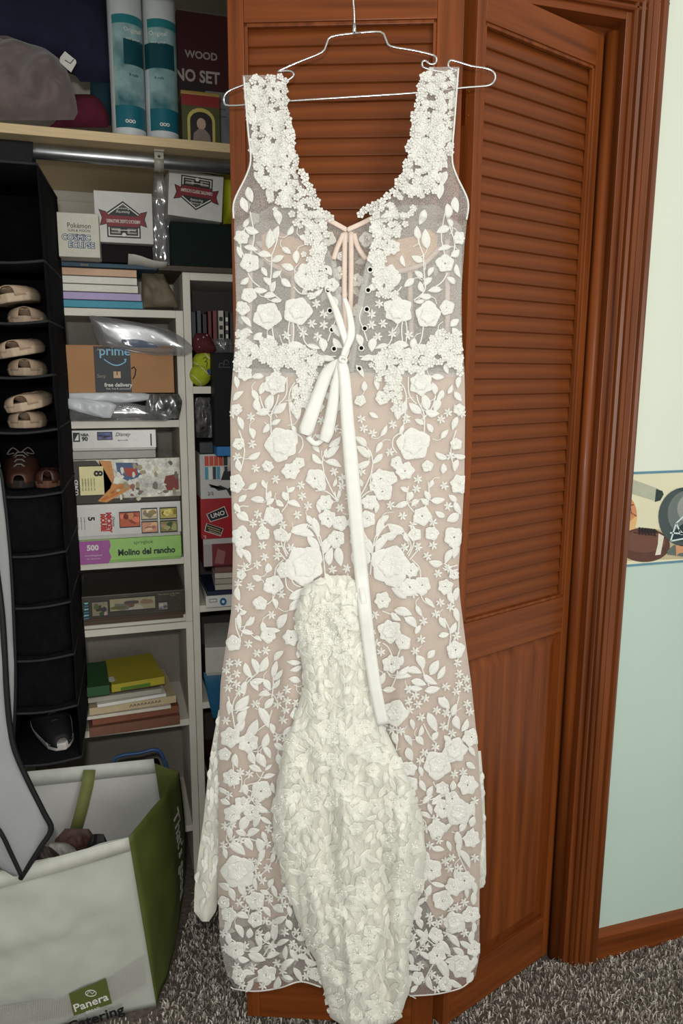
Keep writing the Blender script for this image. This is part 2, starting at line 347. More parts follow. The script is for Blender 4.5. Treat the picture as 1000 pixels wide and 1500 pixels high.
hr = empty('clothes_hanger', D(519, 50, 0), 'chrome wire hanger holding the white lace dress', 'hanger')
def rel(o, pts): return [p - o.location for p in pts]
def bez(pts, sub=4):
    out = []; n = len(pts)
    for i in range(n-1):
        p0, p1, p2, p3 = pts[max(0, i-1)], pts[i], pts[i+1], pts[min(n-1, i+2)]
        for k in range(sub):
            t = k/sub; out.append(.5*((2*p1)+(p2-p0)*t+(2*p0-5*p1+4*p2-p3)*t*t+(3*p1-p0-3*p2+p3)*t**3))
    return out+[pts[-1]]
b = MB(); R_ = .0018
hk = [D(519, 46), D(518.5, 20), D(517, -4), D(520, -30), D(517, -42, -.015), D(517, -44, -.04), D(517, -34, -.067), D(517, -22, -.075)]
b.tube(rel(hr, bez(hk)), R_, 8); b.build('hook', CHROME, hr, sm=True)
b = MB(); b.tube(rel(hr, [D(518.5, 35), D(519, 50)]), .0034, 10); b.build('ferrule', CHROME, hr, sm=True)
L1 = [(519, 49), (485, 54), (478, 65), (471, 77), (440, 90), (410, 103), (408, 105), (418, 104), (427, 105), (430, 110), (424, 116), (413, 121), (400, 124), (390, 124), (372, 120), (353, 126), (336, 133), (329, 140), (328, 149), (336, 155), (380, 152), (426, 148), (520, 142), (611, 136), (675, 129), (700, 127), (716, 125), (724, 118), (724, 108), (714, 101), (690, 97), (664, 89), (658, 90), (656, 97), (662, 101), (668, 103), (660, 106), (640, 104), (626, 101), (619, 98), (618, 92), (622, 89), (630, 94), (637, 93), (639, 87), (634, 81), (605, 74), (572, 68), (565, 58), (557, 47), (519, 49)]
b = MB(); b.tube(rel(hr, bez([D(x, y, .001) for x, y in L1], 3)), R_, 8); b.build('wire_frame', CHROME, hr, sm=True)

LT = [(300, 342), (330, 343), (360, 343), (450, 346), (500, 344), (540, 341), (600, 337), (700, 338), (800, 341), (870, 340), (900, 338), (950, 330), (1000, 323), (1050, 321), (1100, 319), (1200, 320), (1300, 319), (1380, 322), (1420, 330), (1448, 342)]
RTB = [(300, 686), (320, 684), (360, 680), (450, 674), (500, 677), (540, 680), (600, 681), (700, 680), (760, 677), (840, 671), (880, 674), (950, 683), (1000, 690), (1100, 700), (1200, 707), (1300, 702), (1400, 702), (1440, 694), (1460, 680)]
LO = [(112, 355), (150, 358), (200, 364), (235, 366), (255, 360), (290, 343)] + LT
LI = [(105, 407), (150, 411), (190, 418), (240, 428), (270, 444), (300, 460), (320, 466), (350, 472), (380, 488), (430, 495), (520, 503), (548, 508)]
RO = [(97, 673), (160, 668), (230, 662), (255, 668), (290, 685)] + RTB
RI = [(97, 628), (150, 618), (200, 610), (250, 598), (280, 580), (300, 562), (320, 556), (350, 552), (375, 543), (400, 537), (450, 528), (520, 517), (548, 512)]
def Wd(x, y):
    """how far the dress front stands off its plane at this place"""
    l, r = lerp_tab(LT, y), lerp_tab(RTB, y); s = max(-1, min(1, (x-(l+r)/2)/((r-l)/2)))
    bul = (.012+.026*smooth(500, 1300, y))*sqrt(max(0, 1-s*s))
    a = .0012+.0065*smooth(640, 1300, y)
    q = x + 14*noise.noise(Vector((0, y*.004, 3.3)))
    f = a*(sin(q*.075+.6+y*.0006) + .55*sin(q*.151+1.9-y*.001)) * (1-abs(s)**4)
    f += (.0014+.004*smooth(1000, 1400, y))*noise.noise(Vector((x*.03, y*.012, 1.7)))
    return bul + f + .004
dress = empty('wedding_dress', D(510, 1480), 'white floral lace wedding dress with blush lining hanging on the closet door', 'dress')
dl = dress.location.copy()
def dgrid(name, m, yl, lf, rf, wf, nc=60, sm=True, solid=0, b=None, label=None):
    mb = MB(); rows = []
    for y in yl:
        l, r = lf(y), rf(y); rows.append([D(l+(r-l)*j/nc, y, wf(l+(r-l)*j/nc, y))-dl for j in range(nc+1)])
    mb.grid(rows); return mb.build(name, m, dress, sm=sm, solid=solid, label=label)
def yr(a, b, s): return [a+(b-a)*k/max(1, round((b-a)/s)) for k in range(max(1, round((b-a)/s))+1)]
# hem curve
HEM = [(320, 1415), (332, 1440), (345, 1449), (375, 1452), (410, 1447), (440, 1438), (470, 1446), (500, 1462), (560, 1468), (600, 1459), (640, 1456), (675, 1447), (694, 1430), (703, 1400)]
def hemgrid(name, m, ybot_f, wf, y0, nc=110, nr=150, label=None, two=False):
    mb = MB(); rows = []
    for i in range(nr+1):
        t = i/nr; row = []
        for j in range(nc+1):
            s = j/nc; yy = y0+(1440-y0)*t; l, r = lerp_tab(LT, yy), lerp_tab(RTB, yy); x = l+(r-l)*s
            y = y0+(ybot_f(x)-y0)*t; l, r = lerp_tab(LT, y), lerp_tab(RTB, y); x = l+(r-l)*s
            row.append(D(x, y, wf(x, y))-dl)
        rows.append(row)
    mb.grid(rows); return mb.build(name, m, dress, sm=True, label=label)
hemf = lambda x: lerp_tab(HEM, x)
hemgrid('skirt_lining', LINING, lambda x: 1335+18*sin(x*.05)+12*sin(x*.11), lambda x, y: Wd(x, y)-.004, 546)
hemgrid('skirt_back_lining', LINING, lambda x: 1350+10*sin(x*.04), lambda x, y: -.014+.003*sin(x*.09), 546, 50, 60)
hemgrid('tulle_overlay', TULLE, hemf, Wd, 540, label='sheer white tulle layer over the lining')
hemgrid('tulle_overlay_back', TULLE, lambda x: hemf(x)-14, lambda x, y: -.010+.003*sin(x*.12+y*.01), 1180, 60, 40)
wb = lambda x, y: Wd(x, y) if y > 320 else .010+.008*smooth(110, 320, y)+.002*sin(x*.2+y*.03)
dgrid('bodice_panel', TULLE2, yr(110, 552, 5), lambda y: lerp_tab(LO, y), lambda y: lerp_tab(LI, y), wb, 30)
dgrid('bodice_panel', TULLE2, yr(98, 552, 5), lambda y: lerp_tab(RI, y), lambda y: lerp_tab(RO, y), wb, 30)
# the far side of the bodice seen through the opening
NECK = [(345, 335), (400, 300), (440, 308), (465, 318), (490, 326), (508, 337), (530, 326), (548, 314), (590, 300), (640, 300), (680, 335)]
mb = MB(); rows = []
for i in range(41):
    row = []
    for j in range(61):
        x = 346+(676-346)*j/60; y0 = lerp_tab(NECK, x); y = y0+(552-y0)*i/40
        row.append(D(x, y, -.010+.003*sin(x*.05))-dl)
    rows.append(row)
mb.grid(rows); mb.build('inner_bodice', TULLE3, dress, sm=True)
def patch(name, pts, m, w, thick=.0006, label=None):
    b = MB(); q = [D(x, y, w)-dl for x, y in pts]; b.prism(q, -DN*thick); return b.build(name, m, dress, label=label)
patch('bra_cup', [(383, 345), (396, 336), (425, 346), (452, 356), (466, 372), (466, 392), (446, 408), (420, 404), (396, 388), (384, 368)], NUDE, -.007, label='nude cup inside the bodice')
patch('bra_cup', [(640, 345), (628, 336), (606, 346), (578, 352), (562, 366), (560, 386), (578, 402), (604, 398), (628, 386), (640, 368)], NUDE, -.007, label='nude cup inside the bodice')
def strip(name, pts, wid, m, wf, parent=dress, thick=.0003, sub=6, wids=None, label=None, sag=0):
    """a flat band that follows pixel-measured points; wf gives stand-off"""
    pp = bez([Vector((p[0], p[1], 0)) for p in pts], sub); b = MB(); fr = []; n = len(pp)
    for i, p in enumerate(pp):
        d = (pp[min(n-1, i+1)]-pp[max(0, i-1)]); d.z = 0; d = d.normalized() if d.length > 0 else Vector((0, 1, 0))
        t = i/(n-1); w = (wid if wids is None else lerp_tab(wids, t))/2; nx, ny = -d.y*w, d.x*w
        r = []
        for k in (-1, -.5, 0, .5, 1): r.append(D(p.x+nx*k, p.y+ny*k, (wf(p.x, p.y, t) if callable(wf) else wf)+sag*(1-k*k))-dl)
        fr.append(r)
    b.grid(fr); return b.build(name, m, parent, sm=True, solid=thick, label=label)
strip('neck_binding', [(455, 314), (480, 322), (508, 337)], 7, BONE, -.006); strip('neck_binding', [(508, 337), (530, 327), (558, 313)], 7, BONE, -.006)
for pts in ([(505, 340), (504, 420), (505, 480), (507, 530)], [(514, 340), (514, 420), (512, 480), (510, 530)], [(503, 342), (494, 362), (488, 380)], [(518, 342), (524, 362), (536, 380)],
            [(430, 400), (428, 470), (426, 540)], [(600, 398), (602, 470), (604, 540)], [(367, 350), (366, 430), (364, 500)], [(655, 350), (655, 430), (655, 500)],
            [(372, 362), (400, 388), (440, 402), (470, 400)], [(645, 362), (620, 386), (580, 398), (556, 398)]):
    strip('boning_channel', pts, 7.5, BONE, -.005, sag=.0012)
strip('inner_strap', [(632, 99), (614, 180), (600, 250), (589, 285)], 6, RIB, .004)
# armhole and strap bindings, centre-back edges
for pts in ([(357, 112), (363, 190), (367, 232), (361, 256), (343, 294), (342, 320)], [(671, 100), (666, 170), (662, 230), (668, 256), (685, 294), (683, 322)]):
    strip('armhole_binding', pts, 2.6, LACE, .0185, sag=.001)
strip('placket_edge', [(488, 382), (495, 430), (503, 500), (507, 545)], 8, TULLE2, lambda x, y, t: Wd(x, y)+.0008); strip('placket_edge', [(543, 378), (537, 400), (527, 450), (517, 520), (513, 545)], 9, TULLE2, lambda x, y, t: Wd(x, y)+.0008)

# ---- lace: every motif vertex is carried by the surface function
def surf(x, y):
    if y < 320: return wb(x, y)
    return Wd(x, y)
def DX(x, y, w):
    if y > 320: x = min(max(x, lerp_tab(LT, y)-1), lerp_tab(RTB, y)+1)
    else: x = min(max(x, lerp_tab(LO, y)-1), lerp_tab(RO, y)+1)
    return D(x, y, w)
def DT(x, y, w):
    x = min(max(x, lerp_tab(TL, y)-3), lerp_tab(TR, y)+3); return D(x, y, w)
DC = [DX]
def leafv(mb, x, y, a, L, Wt, sf, curl=.0016, e=.0012):
    n = 6; rows = []; ca, sa = cos(a), sin(a); bend = random.uniform(-.25, .25)
    for i in range(n+1):
        t = i/n; w = Wt*.5*(sin(pi*t**.85)**.8 if 0 < t < 1 else .03); yy = bend*L*.5*sin(pi*t)
        row = []
        for k, hk_ in ((-1, .35), (-.72, 1.25), (-.08, .25), (.08, .25), (.72, 1.1), (1, .2)):
            lx = (t-.5)*L; ly = yy+k*w; px, py = x+lx*ca-ly*sa, y+lx*sa+ly*ca
            row.append(DC[0](px, py, sf(px, py)+e+curl*hk_*(.25+sin(pi*min(1, t+.1)))+(.0005*k))-dl)
        rows.append(row)
    mb.grid(rows)
def petal(mb, x, y, a, L, Wt, sf, e):
    n = 4; rows = []; ca, sa = cos(a), sin(a)
    for i in range(n+1):
        t = i/n; w = Wt*.5*[.25, .75, 1.0, .9, .35][i]
        row = []
        for k, hk_ in ((-1, .3), (-.6, 1.1), (-.3, .45), (0, 1.0), (.3, .45), (.6, 1.1), (1, .3)):
            lx = t*L*(1-.08*abs(k)); ly = k*w; px, py = x+lx*ca-ly*sa, y+lx*sa+ly*ca
            row.append(DC[0](px, py, sf(px, py)+e+.0034*t*hk_*(1 if i < n else .35))-dl)
        rows.append(row)
    mb.grid(rows)
def flower(mb, bd, x, y, r, sf, n=None, e=.0016):
    n = n or random.choice((5, 5, 6)); a0 = random.random()*6.28
    for k in range(n):
        a = a0+2*pi*k/n; q = random.uniform(.88, 1.1)
        petal(mb, x+cos(a)*r*.08, y+sin(a)*r*.08, a, r*.92*q, r*1.02*q*5/n, sf, e+.0005*(k % 2))
    if r > 17:
        for k in range(n):
            a = a0+pi/n+2*pi*k/n; petal(mb, x, y, a, r*.6, r*.55, sf, e+.002)
    nb = int(5+r*.5)
    for k in range(nb):
        a = random.random()*6.28; q = r*.45*sqrt(random.random()); px, py = x+cos(a)*q, y+sin(a)*q
        bd.bead(DC[0](px, py, sf(px, py)+e+.003)-dl, .0011+.0006*random.random())
def star(mb, bd, x, y, r, sf):
    a0 = random.random()*6.28
    for k in range(6):
        a = a0+k*pi/3; leafv(mb, x+cos(a)*r*.55, y+sin(a)*r*.55, a, r*.95, r*.42, sf, .0006, .002)
    bd.bead(D(x, y, sf(x, y)+.003)-dl, .0013)
def stem(mb, pts, sf, wd=1.5, e=.0012):
    pp = bez([Vector((p[0], p[1], 0)) for p in pts], 4); rows = []; n = len(pp)
    for i, p in enumerate(pp):
        d = pp[min(n-1, i+1)]-pp[max(0, i-1)]; d = d.normalized() if d.length > 0 else Vector((0, 1, 0)); nx, ny = -d.y*wd/2, d.x*wd/2
        rows.append([D(p.x+nx*k, p.y+ny*k, sf(p.x, p.y)+e+(.0009 if k == 0 else 0))-dl for k in (-1, 0, 1)])
    mb.grid(rows)
def floret(mb, bd, x, y, r, sf, e=.0015):
    a0 = random.random()*6.28; n = 5; l = random.uniform(0, .003)
    for k in range(n):
        a = a0+2*pi*k/n; ca, sa = cos(a), sin(a); pts = []
        for (u, v, h) in ((.1, 0, 0), (.65, -.42, .0012), (1, 0, .0018), (.65, .42, .0012)):
            px, py = x+(u*ca-v*sa)*r, y+(u*sa+v*ca)*r; pts.append(D(px, py, sf(px, py)+e+l+h)-dl)
        mb.add(pts, [(0, 1, 2, 3)])
    bd.bead(D(x, y, sf(x, y)+e+l+.0018)-dl, .0013+.0006*random.random())

FL = [(413, 651, 26), (402, 562, 18), (425, 690, 14), (438, 678, 10), (461, 701, 15), (477, 736, 13), (480, 760, 14), (499, 766, 12), (493, 789, 14), (400, 756, 15), (385, 781, 11), (411, 783, 11), (446, 829, 31), (400, 857, 15), (381, 884, 11), (345, 709, 15), (353, 787, 17), (353, 842, 8), (342, 942, 13), (393, 930, 12), (426, 934, 13), (337, 1080, 17), (364, 1088, 17), (392, 683, 9), (366, 386, 15), (391, 462, 21), (436, 455, 22), (448, 402, 16), (350, 650, 10), (346, 600, 9), (416, 836, 12), (470, 712, 9)]
FLL = [(382, 1159, 16), (355, 1178, 13), (341, 1193, 14), (347, 1277, 27), (374, 1319, 15), (374, 1348, 12), (345, 1392, 14), (390, 1428, 16), (349, 1430, 12), (335, 1340, 12), (338, 1140, 14)]
FLR = [(570, 925, 18), (590, 941, 13), (573, 973, 15), (577, 1045, 20), (667, 952, 15), (640, 1120, 22), (665, 1100, 20), (672, 1190, 22), (650, 1185, 16), (685, 1150, 16), (662, 1170, 12), (664, 1300, 14), (680, 1290, 15), (648, 1320, 16), (665, 1352, 18), (690, 1340, 14), (676, 1415, 19), (640, 1400, 15), (606, 1335, 14), (632, 1275, 17), (690, 1230, 14), (640, 1215, 14), (695, 1390, 12), (652, 1442, 12), (612, 1432, 11), (600, 1150, 14), (690, 1080, 14), (560, 720, 15), (570, 700, 12), (600, 860, 15), (560, 880, 14)]
LV = [(396, 589, -75, 25, 13), (410, 598, -40, 23, 12), (378, 594, 70, 20, 11), (385, 604, 170, 20, 11), (374, 579, 60, 18, 9), (383, 569, -75, 18, 9), (377, 552, 175, 18, 9), (404, 618, -30, 16, 8), (389, 627, -60, 16, 9), (372, 667, -28, 20, 9), (428, 598, 75, 20, 8), (438, 603, -80, 24, 11), (430, 630, 70, 16, 7), (463, 655, 60, 18, 8), (465, 672, 45, 20, 9), (488, 662, -45, 24, 11), (488, 680, 20, 24, 10), (490, 647, -40, 22, 10), (478, 664, -85, 15, 6), (490, 707, -70, 14, 6), (495, 724, -80, 14, 6), (393, 726, -65, 16, 9), (377, 732, 185, 20, 10), (396, 735, -40, 15, 9), (417, 727, 70, 15, 10), (410, 737, 40, 15, 9), (430, 739, 20, 20, 9), (426, 717, -30, 14, 8), (387, 709, 65, 14, 7), (423, 787, -65, 16, 8), (438, 773, -25, 26, 15), (448, 783, 10, 24, 12), (459, 798, 55, 30, 12), (463, 772, 75, 28, 11), (480, 798, -65, 28, 13), (484, 815, -80, 26, 12), (497, 815, 80, 28, 13), (455, 762, 50, 18, 9), (402, 884, 70, 17, 8), (434, 869, -35, 26, 13), (433, 886, -40, 24, 12), (355, 730, -40, 16, 9), (355, 758, 30, 20, 13), (351, 808, 75, 20, 10), (360, 815, 60, 24, 10), (366, 910, -45, 18, 9), (362, 926, 15, 18, 8), (351, 910, 85, 22, 8), (356, 898, -20, 12, 8), (386, 920, 80, 18, 9), (377, 936, 25, 14, 7), (414, 910, -60, 24, 13), (404, 922, 15, 14, 7), (438, 957, -75, 15, 9), (430, 970, 185, 20, 8), (433, 979, 160, 18, 8), (364, 982, 65, 24, 10), (373, 976, 70, 24, 10), (386, 973, -65, 24, 12), (377, 997, -10, 20, 10), (359, 1008, 95, 20, 9), (372, 1005, 50, 18, 9), (402, 980, -75, 24, 9), (407, 989, -50, 20, 8), (391, 1003, 60, 18, 10), (404, 1002, -50, 18, 7), (387, 1018, 175, 18, 9), (394, 1030, -50, 20, 10), (354, 1029, -45, 28, 14), (356, 1038, -15, 20, 6), (356, 1051, -65, 24, 12), (351, 1064, -50, 22, 12), (386, 1051, 65, 32, 13), (369, 1067, -60, 30, 14), (388, 1085, -70, 22, 11), (346, 1114, 80, 20, 10), (370, 1110, 70, 20, 11), (381, 1112, 70, 20, 10), (391, 1102, 60, 20, 9), (394, 350, -85, 28, 13), (406, 341, -80, 20, 10), (407, 379, -25, 18, 10), (405, 402, -40, 16, 9), (387, 398, 60, 16, 8), (391, 413, 50, 17, 9), (401, 420, -75, 17, 9), (395, 434, -5, 18, 9), (404, 441, 5, 16, 7), (381, 425, 5, 20, 9), (369, 337, 20, 20, 11), (367, 364, 15, 20, 8), (358, 411, -40, 16, 9), (360, 326, -60, 16, 8), (438, 412, 60, 24, 14), (433, 507, 5, 26, 11), (459, 508, 15, 20, 7), (472, 505, 80, 20, 12), (480, 525, 10, 20, 9), (419, 414, 40, 18, 10), (352, 620, 70, 20, 9), (346, 560, 80, 18, 8), (350, 682, 75, 18, 9), (349, 870, 80, 20, 9), (466, 745, 70, 15, 7)]
LVL = [(385, 1114, 70, 20, 12), (374, 1126, 25, 20, 10), (394, 1137, -15, 18, 8), (393, 1124, -40, 14, 6), (359, 1205, -60, 26, 14), (371, 1220, -25, 20, 11), (347, 1244, 35, 28, 14), (364, 1237, 55, 20, 11), (379, 1239, 80, 22, 13), (385, 1253, -70, 18, 9), (407, 1332, 30, 18, 12), (409, 1347, -25, 22, 10), (404, 1366, -80, 24, 11), (414, 1381, -25, 20, 8), (378, 1380, 70, 20, 9), (376, 1402, 20, 26, 14), (362, 1427, 0, 22, 9), (374, 1390, -20, 20, 9), (422, 1412, -35, 24, 10), (436, 1428, 60, 24, 9), (336, 1220, 80, 20, 9), (340, 1310, 70, 20, 10), (350, 1364, 60, 22, 10), (336, 1376, 80, 20, 9), (400, 1400, -20, 20, 9), (330, 1250, 80, 16, 8), (374, 1295, 80, 18, 7)]
LVR = [(590, 897, 15, 26, 13), (580, 903, 40, 18, 9), (601, 912, 40, 22, 12), (612, 922, -60, 16, 8), (615, 970, 65, 22, 12), (606, 984, 10, 22, 11), (613, 1000, 15, 22, 11), (609, 1008, 5, 18, 9), (588, 968, -80, 16, 9), (590, 982, -35, 22, 9), (590, 992, -5, 24, 10), (570, 1010, -5, 18, 9), (636, 978, -60, 24, 13), (630, 995, 35, 24, 10), (633, 1010, -10, 22, 11), (646, 985, -60, 22, 9), (648, 912, 60, 18, 9), (663, 920, -60, 18, 9), (650, 930, -10, 16, 9), (633, 1058, 65, 30, 13), (650, 1030, 45, 22, 13), (665, 1040, -75, 18, 9), (670, 1058, 75, 20, 12), (680, 1062, -65, 20, 9), (600, 1105, 70, 20, 12), (655, 1085, 60, 18, 9), (668, 900, 80, 20, 9), (661, 875, 70, 20, 10), (672, 1230, 75, 24, 11), (692, 1225, -85, 24, 12), (680, 1258, 60, 30, 10), (636, 1218, -75, 24, 13), (672, 1285, 65, 26, 10), (645, 1190, -30, 16, 9), (620, 1373, -70, 26, 10), (617, 1368, 40, 20, 9), (665, 1378, 50, 24, 10), (684, 1385, 30, 24, 9), (692, 1372, -80, 22, 9), (652, 1388, 55, 26, 12), (660, 1405, -20, 18, 9), (647, 1420, 60, 34, 14), (604, 1420, 10, 22, 9), (630, 1440, 70, 22, 9), (668, 1440, 30, 20, 9), (688, 1432, -60, 18, 9), (624, 1400, 40, 18, 8), (693, 1185, 80, 20, 10), (630, 1160, -70, 18, 9), (616, 1130, 75, 16, 8)]
ST = [(489, 691), (501, 700), (500, 711), (384, 765), (414, 769), (384, 799), (406, 801), (426, 802), (348, 971), (331, 982), (346, 987), (336, 995), (334, 1008), (350, 1013), (346, 1002), (420, 1010), (410, 1019), (420, 1027), (418, 1040), (406, 1032), (463, 445), (474, 460), (457, 474), (474, 476), (444, 489), (419, 491), (465, 493), (412, 870), (348, 598), (342, 606)]
STL = [(352, 1131), (346, 1141), (365, 1134), (372, 1272), (378, 1262), (350, 1322), (392, 1272)]
SM = [[(397, 636), (397, 608), (405, 590), (408, 578)], [(397, 612), (386, 598), (380, 580)], [(420, 552), (419, 578), (408, 592)], [(430, 640), (424, 600), (424, 575), (432, 560)], [(432, 634), (442, 642), (443, 654), (437, 664)], [(476, 712), (474, 690), (472, 676), (476, 660)], [(473, 690), (484, 715), (495, 734)], [(500, 715), (494, 735), (490, 720)], [(462, 719), (478, 720), (492, 732)], [(397, 745), (390, 730), (391, 706)], [(412, 750), (422, 735), (420, 712)], [(476, 842), (473, 812), (468, 785), (455, 770)], [(470, 800), (462, 780), (450, 768)], [(420, 815), (412, 795), (414, 775)], [(422, 812), (416, 800), (420, 788)], [(418, 820), (408, 808), (402, 803)], [(405, 862), (398, 880), (385, 888)], [(415, 820), (404, 832), (402, 850)], [(418, 845), (420, 860), (430, 868)], [(424, 842), (430, 855), (440, 860)], [(344, 752), (352, 742), (364, 742)], [(352, 936), (346, 920), (345, 905)], [(353, 932), (360, 915), (368, 903)], [(360, 1002), (372, 990), (384, 980)], [(358, 1008), (356, 1020)], [(398, 1022), (400, 1005), (400, 985)], [(344, 1068), (340, 1045), (334, 1020)], [(340, 1046), (342, 1028), (350, 1014)], [(345, 1045), (355, 1036), (363, 1038)], [(366, 1080), (380, 1068), (392, 1058), (398, 1040)], [(398, 375), (397, 400), (396, 425), (412, 440)], [(397, 376), (404, 358), (407, 345)], [(363, 400), (370, 412), (380, 420)], [(430, 420), (440, 430), (455, 430)], [(425, 465), (422, 485), (424, 505)], [(428, 465), (430, 485), (428, 505)], [(432, 465), (438, 480), (446, 488)], [(398, 478), (402, 500), (412, 518)], [(446, 508), (460, 518), (475, 522), (492, 522)], [(487, 450), (492, 465), (486, 482), (480, 500)], [(443, 480), (445, 498), (452, 508)], [(348, 828), (360, 830), (368, 825)], [(347, 834), (360, 836), (370, 832)], [(352, 690), (358, 660), (350, 630)], [(366, 310), (372, 345), (367, 372)], [(360, 330), (352, 360), (360, 380)]]
SML = [[(350, 1160), (362, 1150), (378, 1145), (386, 1130)], [(343, 1155), (342, 1135), (341, 1118)], [(352, 1160), (354, 1145), (352, 1132)], [(352, 1160), (366, 1158), (376, 1172), (384, 1185)], [(334, 1242), (345, 1230), (360, 1228), (376, 1232)], [(352, 1285), (366, 1280), (376, 1270), (383, 1255)], [(368, 1284), (384, 1280), (392, 1268)], [(366, 1330), (364, 1340), (370, 1345)], [(376, 1362), (386, 1378), (400, 1384), (412, 1382)], [(330, 1350), (333, 1370), (345, 1380)], [(362, 1440), (376, 1432), (390, 1432)], [(386, 1400), (392, 1390), (400, 1378)]]
SMR = [[(575, 963), (568, 948), (560, 942)], [(582, 962), (588, 945)], [(572, 1010), (580, 992), (582, 982)], [(560, 895), (575, 900), (590, 894)], [(657, 950), (660, 930), (655, 915), (650, 905)], [(658, 945), (670, 930), (672, 900)], [(655, 1070), (658, 1052), (668, 1035), (672, 1020)], [(658, 1052), (655, 1035), (650, 1020)], [(640, 1090), (630, 1080), (620, 1060)], [(580, 1100), (582, 1080), (580, 1060)], [(612, 962), (620, 985), (628, 1005)], [(654, 1165), (640, 1155), (634, 1145)], [(654, 1165), (640, 1168), (630, 1172)], [(690, 1300), (684, 1280), (670, 1250)], [(620, 1440), (630, 1420), (640, 1405)], [(636, 1385), (622, 1375), (610, 1380)], [(655, 1400), (668, 1402), (676, 1410)], [(640, 1450), (650, 1440), (660, 1445)]]
MX = 1018
flowers = []; leaves = []; stars = []; stems = []
for lst, dst in ((FL, flowers), (LV, leaves), (ST, stars), (SM, stems)):
    for q in lst:
        low = (q[0][1] if isinstance(q[0], tuple) else q[1]) > 880
        dst.append(q)
        if low and dst is not stars: continue
        if dst is stems: dst.append([(MX-a, b) for a, b in q])
        elif dst is leaves: dst.append((MX-q[0], q[1], 180-q[2], q[3], q[4]))
        else: dst.append((MX-q[0],)+tuple(q[1:]))
flowers += FLL+FLR; leaves += LVL+LVR; stars += STL+[(1030-a, b) for a, b in STL]; stems += SML+SMR
def inside(x, y, m=3):
    if y < 320: return (lerp_tab(LO, y)+m < x < lerp_tab(LI, y)-m) or (lerp_tab(RI, y)+m < x < lerp_tab(RO, y)-m)
    if y < 548 and lerp_tab(LI, y)-m < x < lerp_tab(RI, y)+m: return False
    return lerp_tab(LT, y)+m < x < lerp_tab(RTB, y)-m and y < hemf(x)-m
# train outline
TL = [(843, 478), (860, 445), (900, 431), (950, 438), (1000, 446), (1050, 432), (1100, 414), (1150, 405), (1200, 399), (1242, 402), (1302, 420), (1357, 438), (1408, 462), (1450, 474), (1490, 484), (1504, 504)]
TR = [(843, 512), (860, 532), (900, 543), (950, 545), (1000, 548), (1050, 556), (1100, 580), (1150, 602), (1200, 619), (1250, 624), (1300, 618), (1340, 606), (1400, 598), (1450, 600), (1490, 586), (1504, 566)]
def in_train(x, y, m=4): return 843 < y < 1504 and lerp_tab(TL, y)+m < x < lerp_tab(TR, y)-m
# fill the gaps towards the hem and along both sides
occ = [(f[0], f[1], f[2]*1.0) for f in flowers]+[(l[0], l[1], l[3]*.42) for l in leaves]+[(s[0], s[1], 6) for s in stars]
def free(x, y, r, k=1.):
    return all((x-a)**2+(y-b)**2 > ((r+c)*k)**2 for a, b, c in occ)
tries = 0
while tries < 9000:
    tries += 1; x = random.uniform(322, 706); y = random.uniform(330, 1450)
    side = min(x-lerp_tab(LT, y), lerp_tab(RTB, y)-x) < 22
    if not inside(x, y, 5) or in_train(x, y, 10): continue
    k = 1.02 if y < 1040 and not side else .86
    if y > 1150: k = .72
    typ = random.random()
    if typ < .22 and free(x, y, 12, k): r = random.uniform(9, 13); flowers.append((x, y, r)); occ.append((x, y, r))
    elif typ < .85 and free(x, y, 9, k): leaves.append((x, y, random.choice((-75, -50, 60, 80, 20, 200))+random.uniform(-15, 15), random.uniform(15, 21), random.uniform(7, 11))); occ.append((x, y, 8))
    elif free(x, y, 7, k) and y > 600: stars.append((x, y)); occ.append((x, y, 6))
flowers = [f for f in flowers if inside(f[0], f[1], 1)]; leaves = [l for l in leaves if inside(l[0], l[1], 2)]
flowers.sort(key=lambda f: -f[2]); leaves.sort(key=lambda l: -l[3])
BD = MB(); rest = MB()
for i, (x, y, r) in enumerate(flowers):
    if in_train(x, y, 12): continue
    if i < 130:
        m = MB(); flower(m, BD, x, y, r, surf); m.build('lace_flower', LACE, dress, sm=True)
    else: flower(rest, BD, x, y, r, surf)
for i, (x, y, a, L, w) in enumerate(leaves):
    if in_train(x, y, 12): continue
    if i < 290:
        m = MB(); leafv(m, x, y, radians(a), L*1.06, w*1.05, surf); m.build('lace_leaf', LACE, dress, sm=True)
    else: leafv(rest, x, y, radians(a), L, w, surf)
    if random.random() < .5: stem(rest, [(x-cos(radians(a))*L*.5, y-sin(radians(a))*L*.5), (x-cos(radians(a+10))*L*.8, y-sin(radians(a+10))*L*.8), (x-cos(radians(a+30))*L*1.1, y-sin(radians(a+30))*L*1.1)], surf, 1.3) if inside(x, y, 22) else None
for (x, y) in stars:
    if inside(x, y, 3): star(rest, BD, x, y, 7.2, surf)
for s in stems: stem(rest, s, surf, 1.9)
# small motifs on the inner bodice seen through the opening, and inside the sheer hem
sfb = lambda x, y: -.009
inner = MB()
for k in range(60):
    x = random.uniform(352, 670); y = random.uniform(345, 540)
    leafv(inner, x, y, random.random()*6.28, 18, 9, sfb, .0004, .0006)
for (x, y, r) in ((480, 350, 12), (537, 350, 12), (497, 400, 10), (522, 410, 11), (495, 440, 10), (524, 455, 11), (500, 375, 8), (360, 300, 8), (372, 320, 9)): flower(inner, BD, x, y, r, sfb, e=.0008)
# sheer backs of lace near the hem
for k in range(80):
    x = random.uniform(335, 695); y = random.uniform(1300, 1435)
    if inside(x, y, 8): leafv(inner, x, y, random.random()*6.28, 18, 9, lambda a, b: -.009, .0004, .0006)
tag(inner.build('inner_lace', mat('inner_lace_grey', (205, 200, 190), .7, .05, 60), dress, sm=True), kind='stuff')
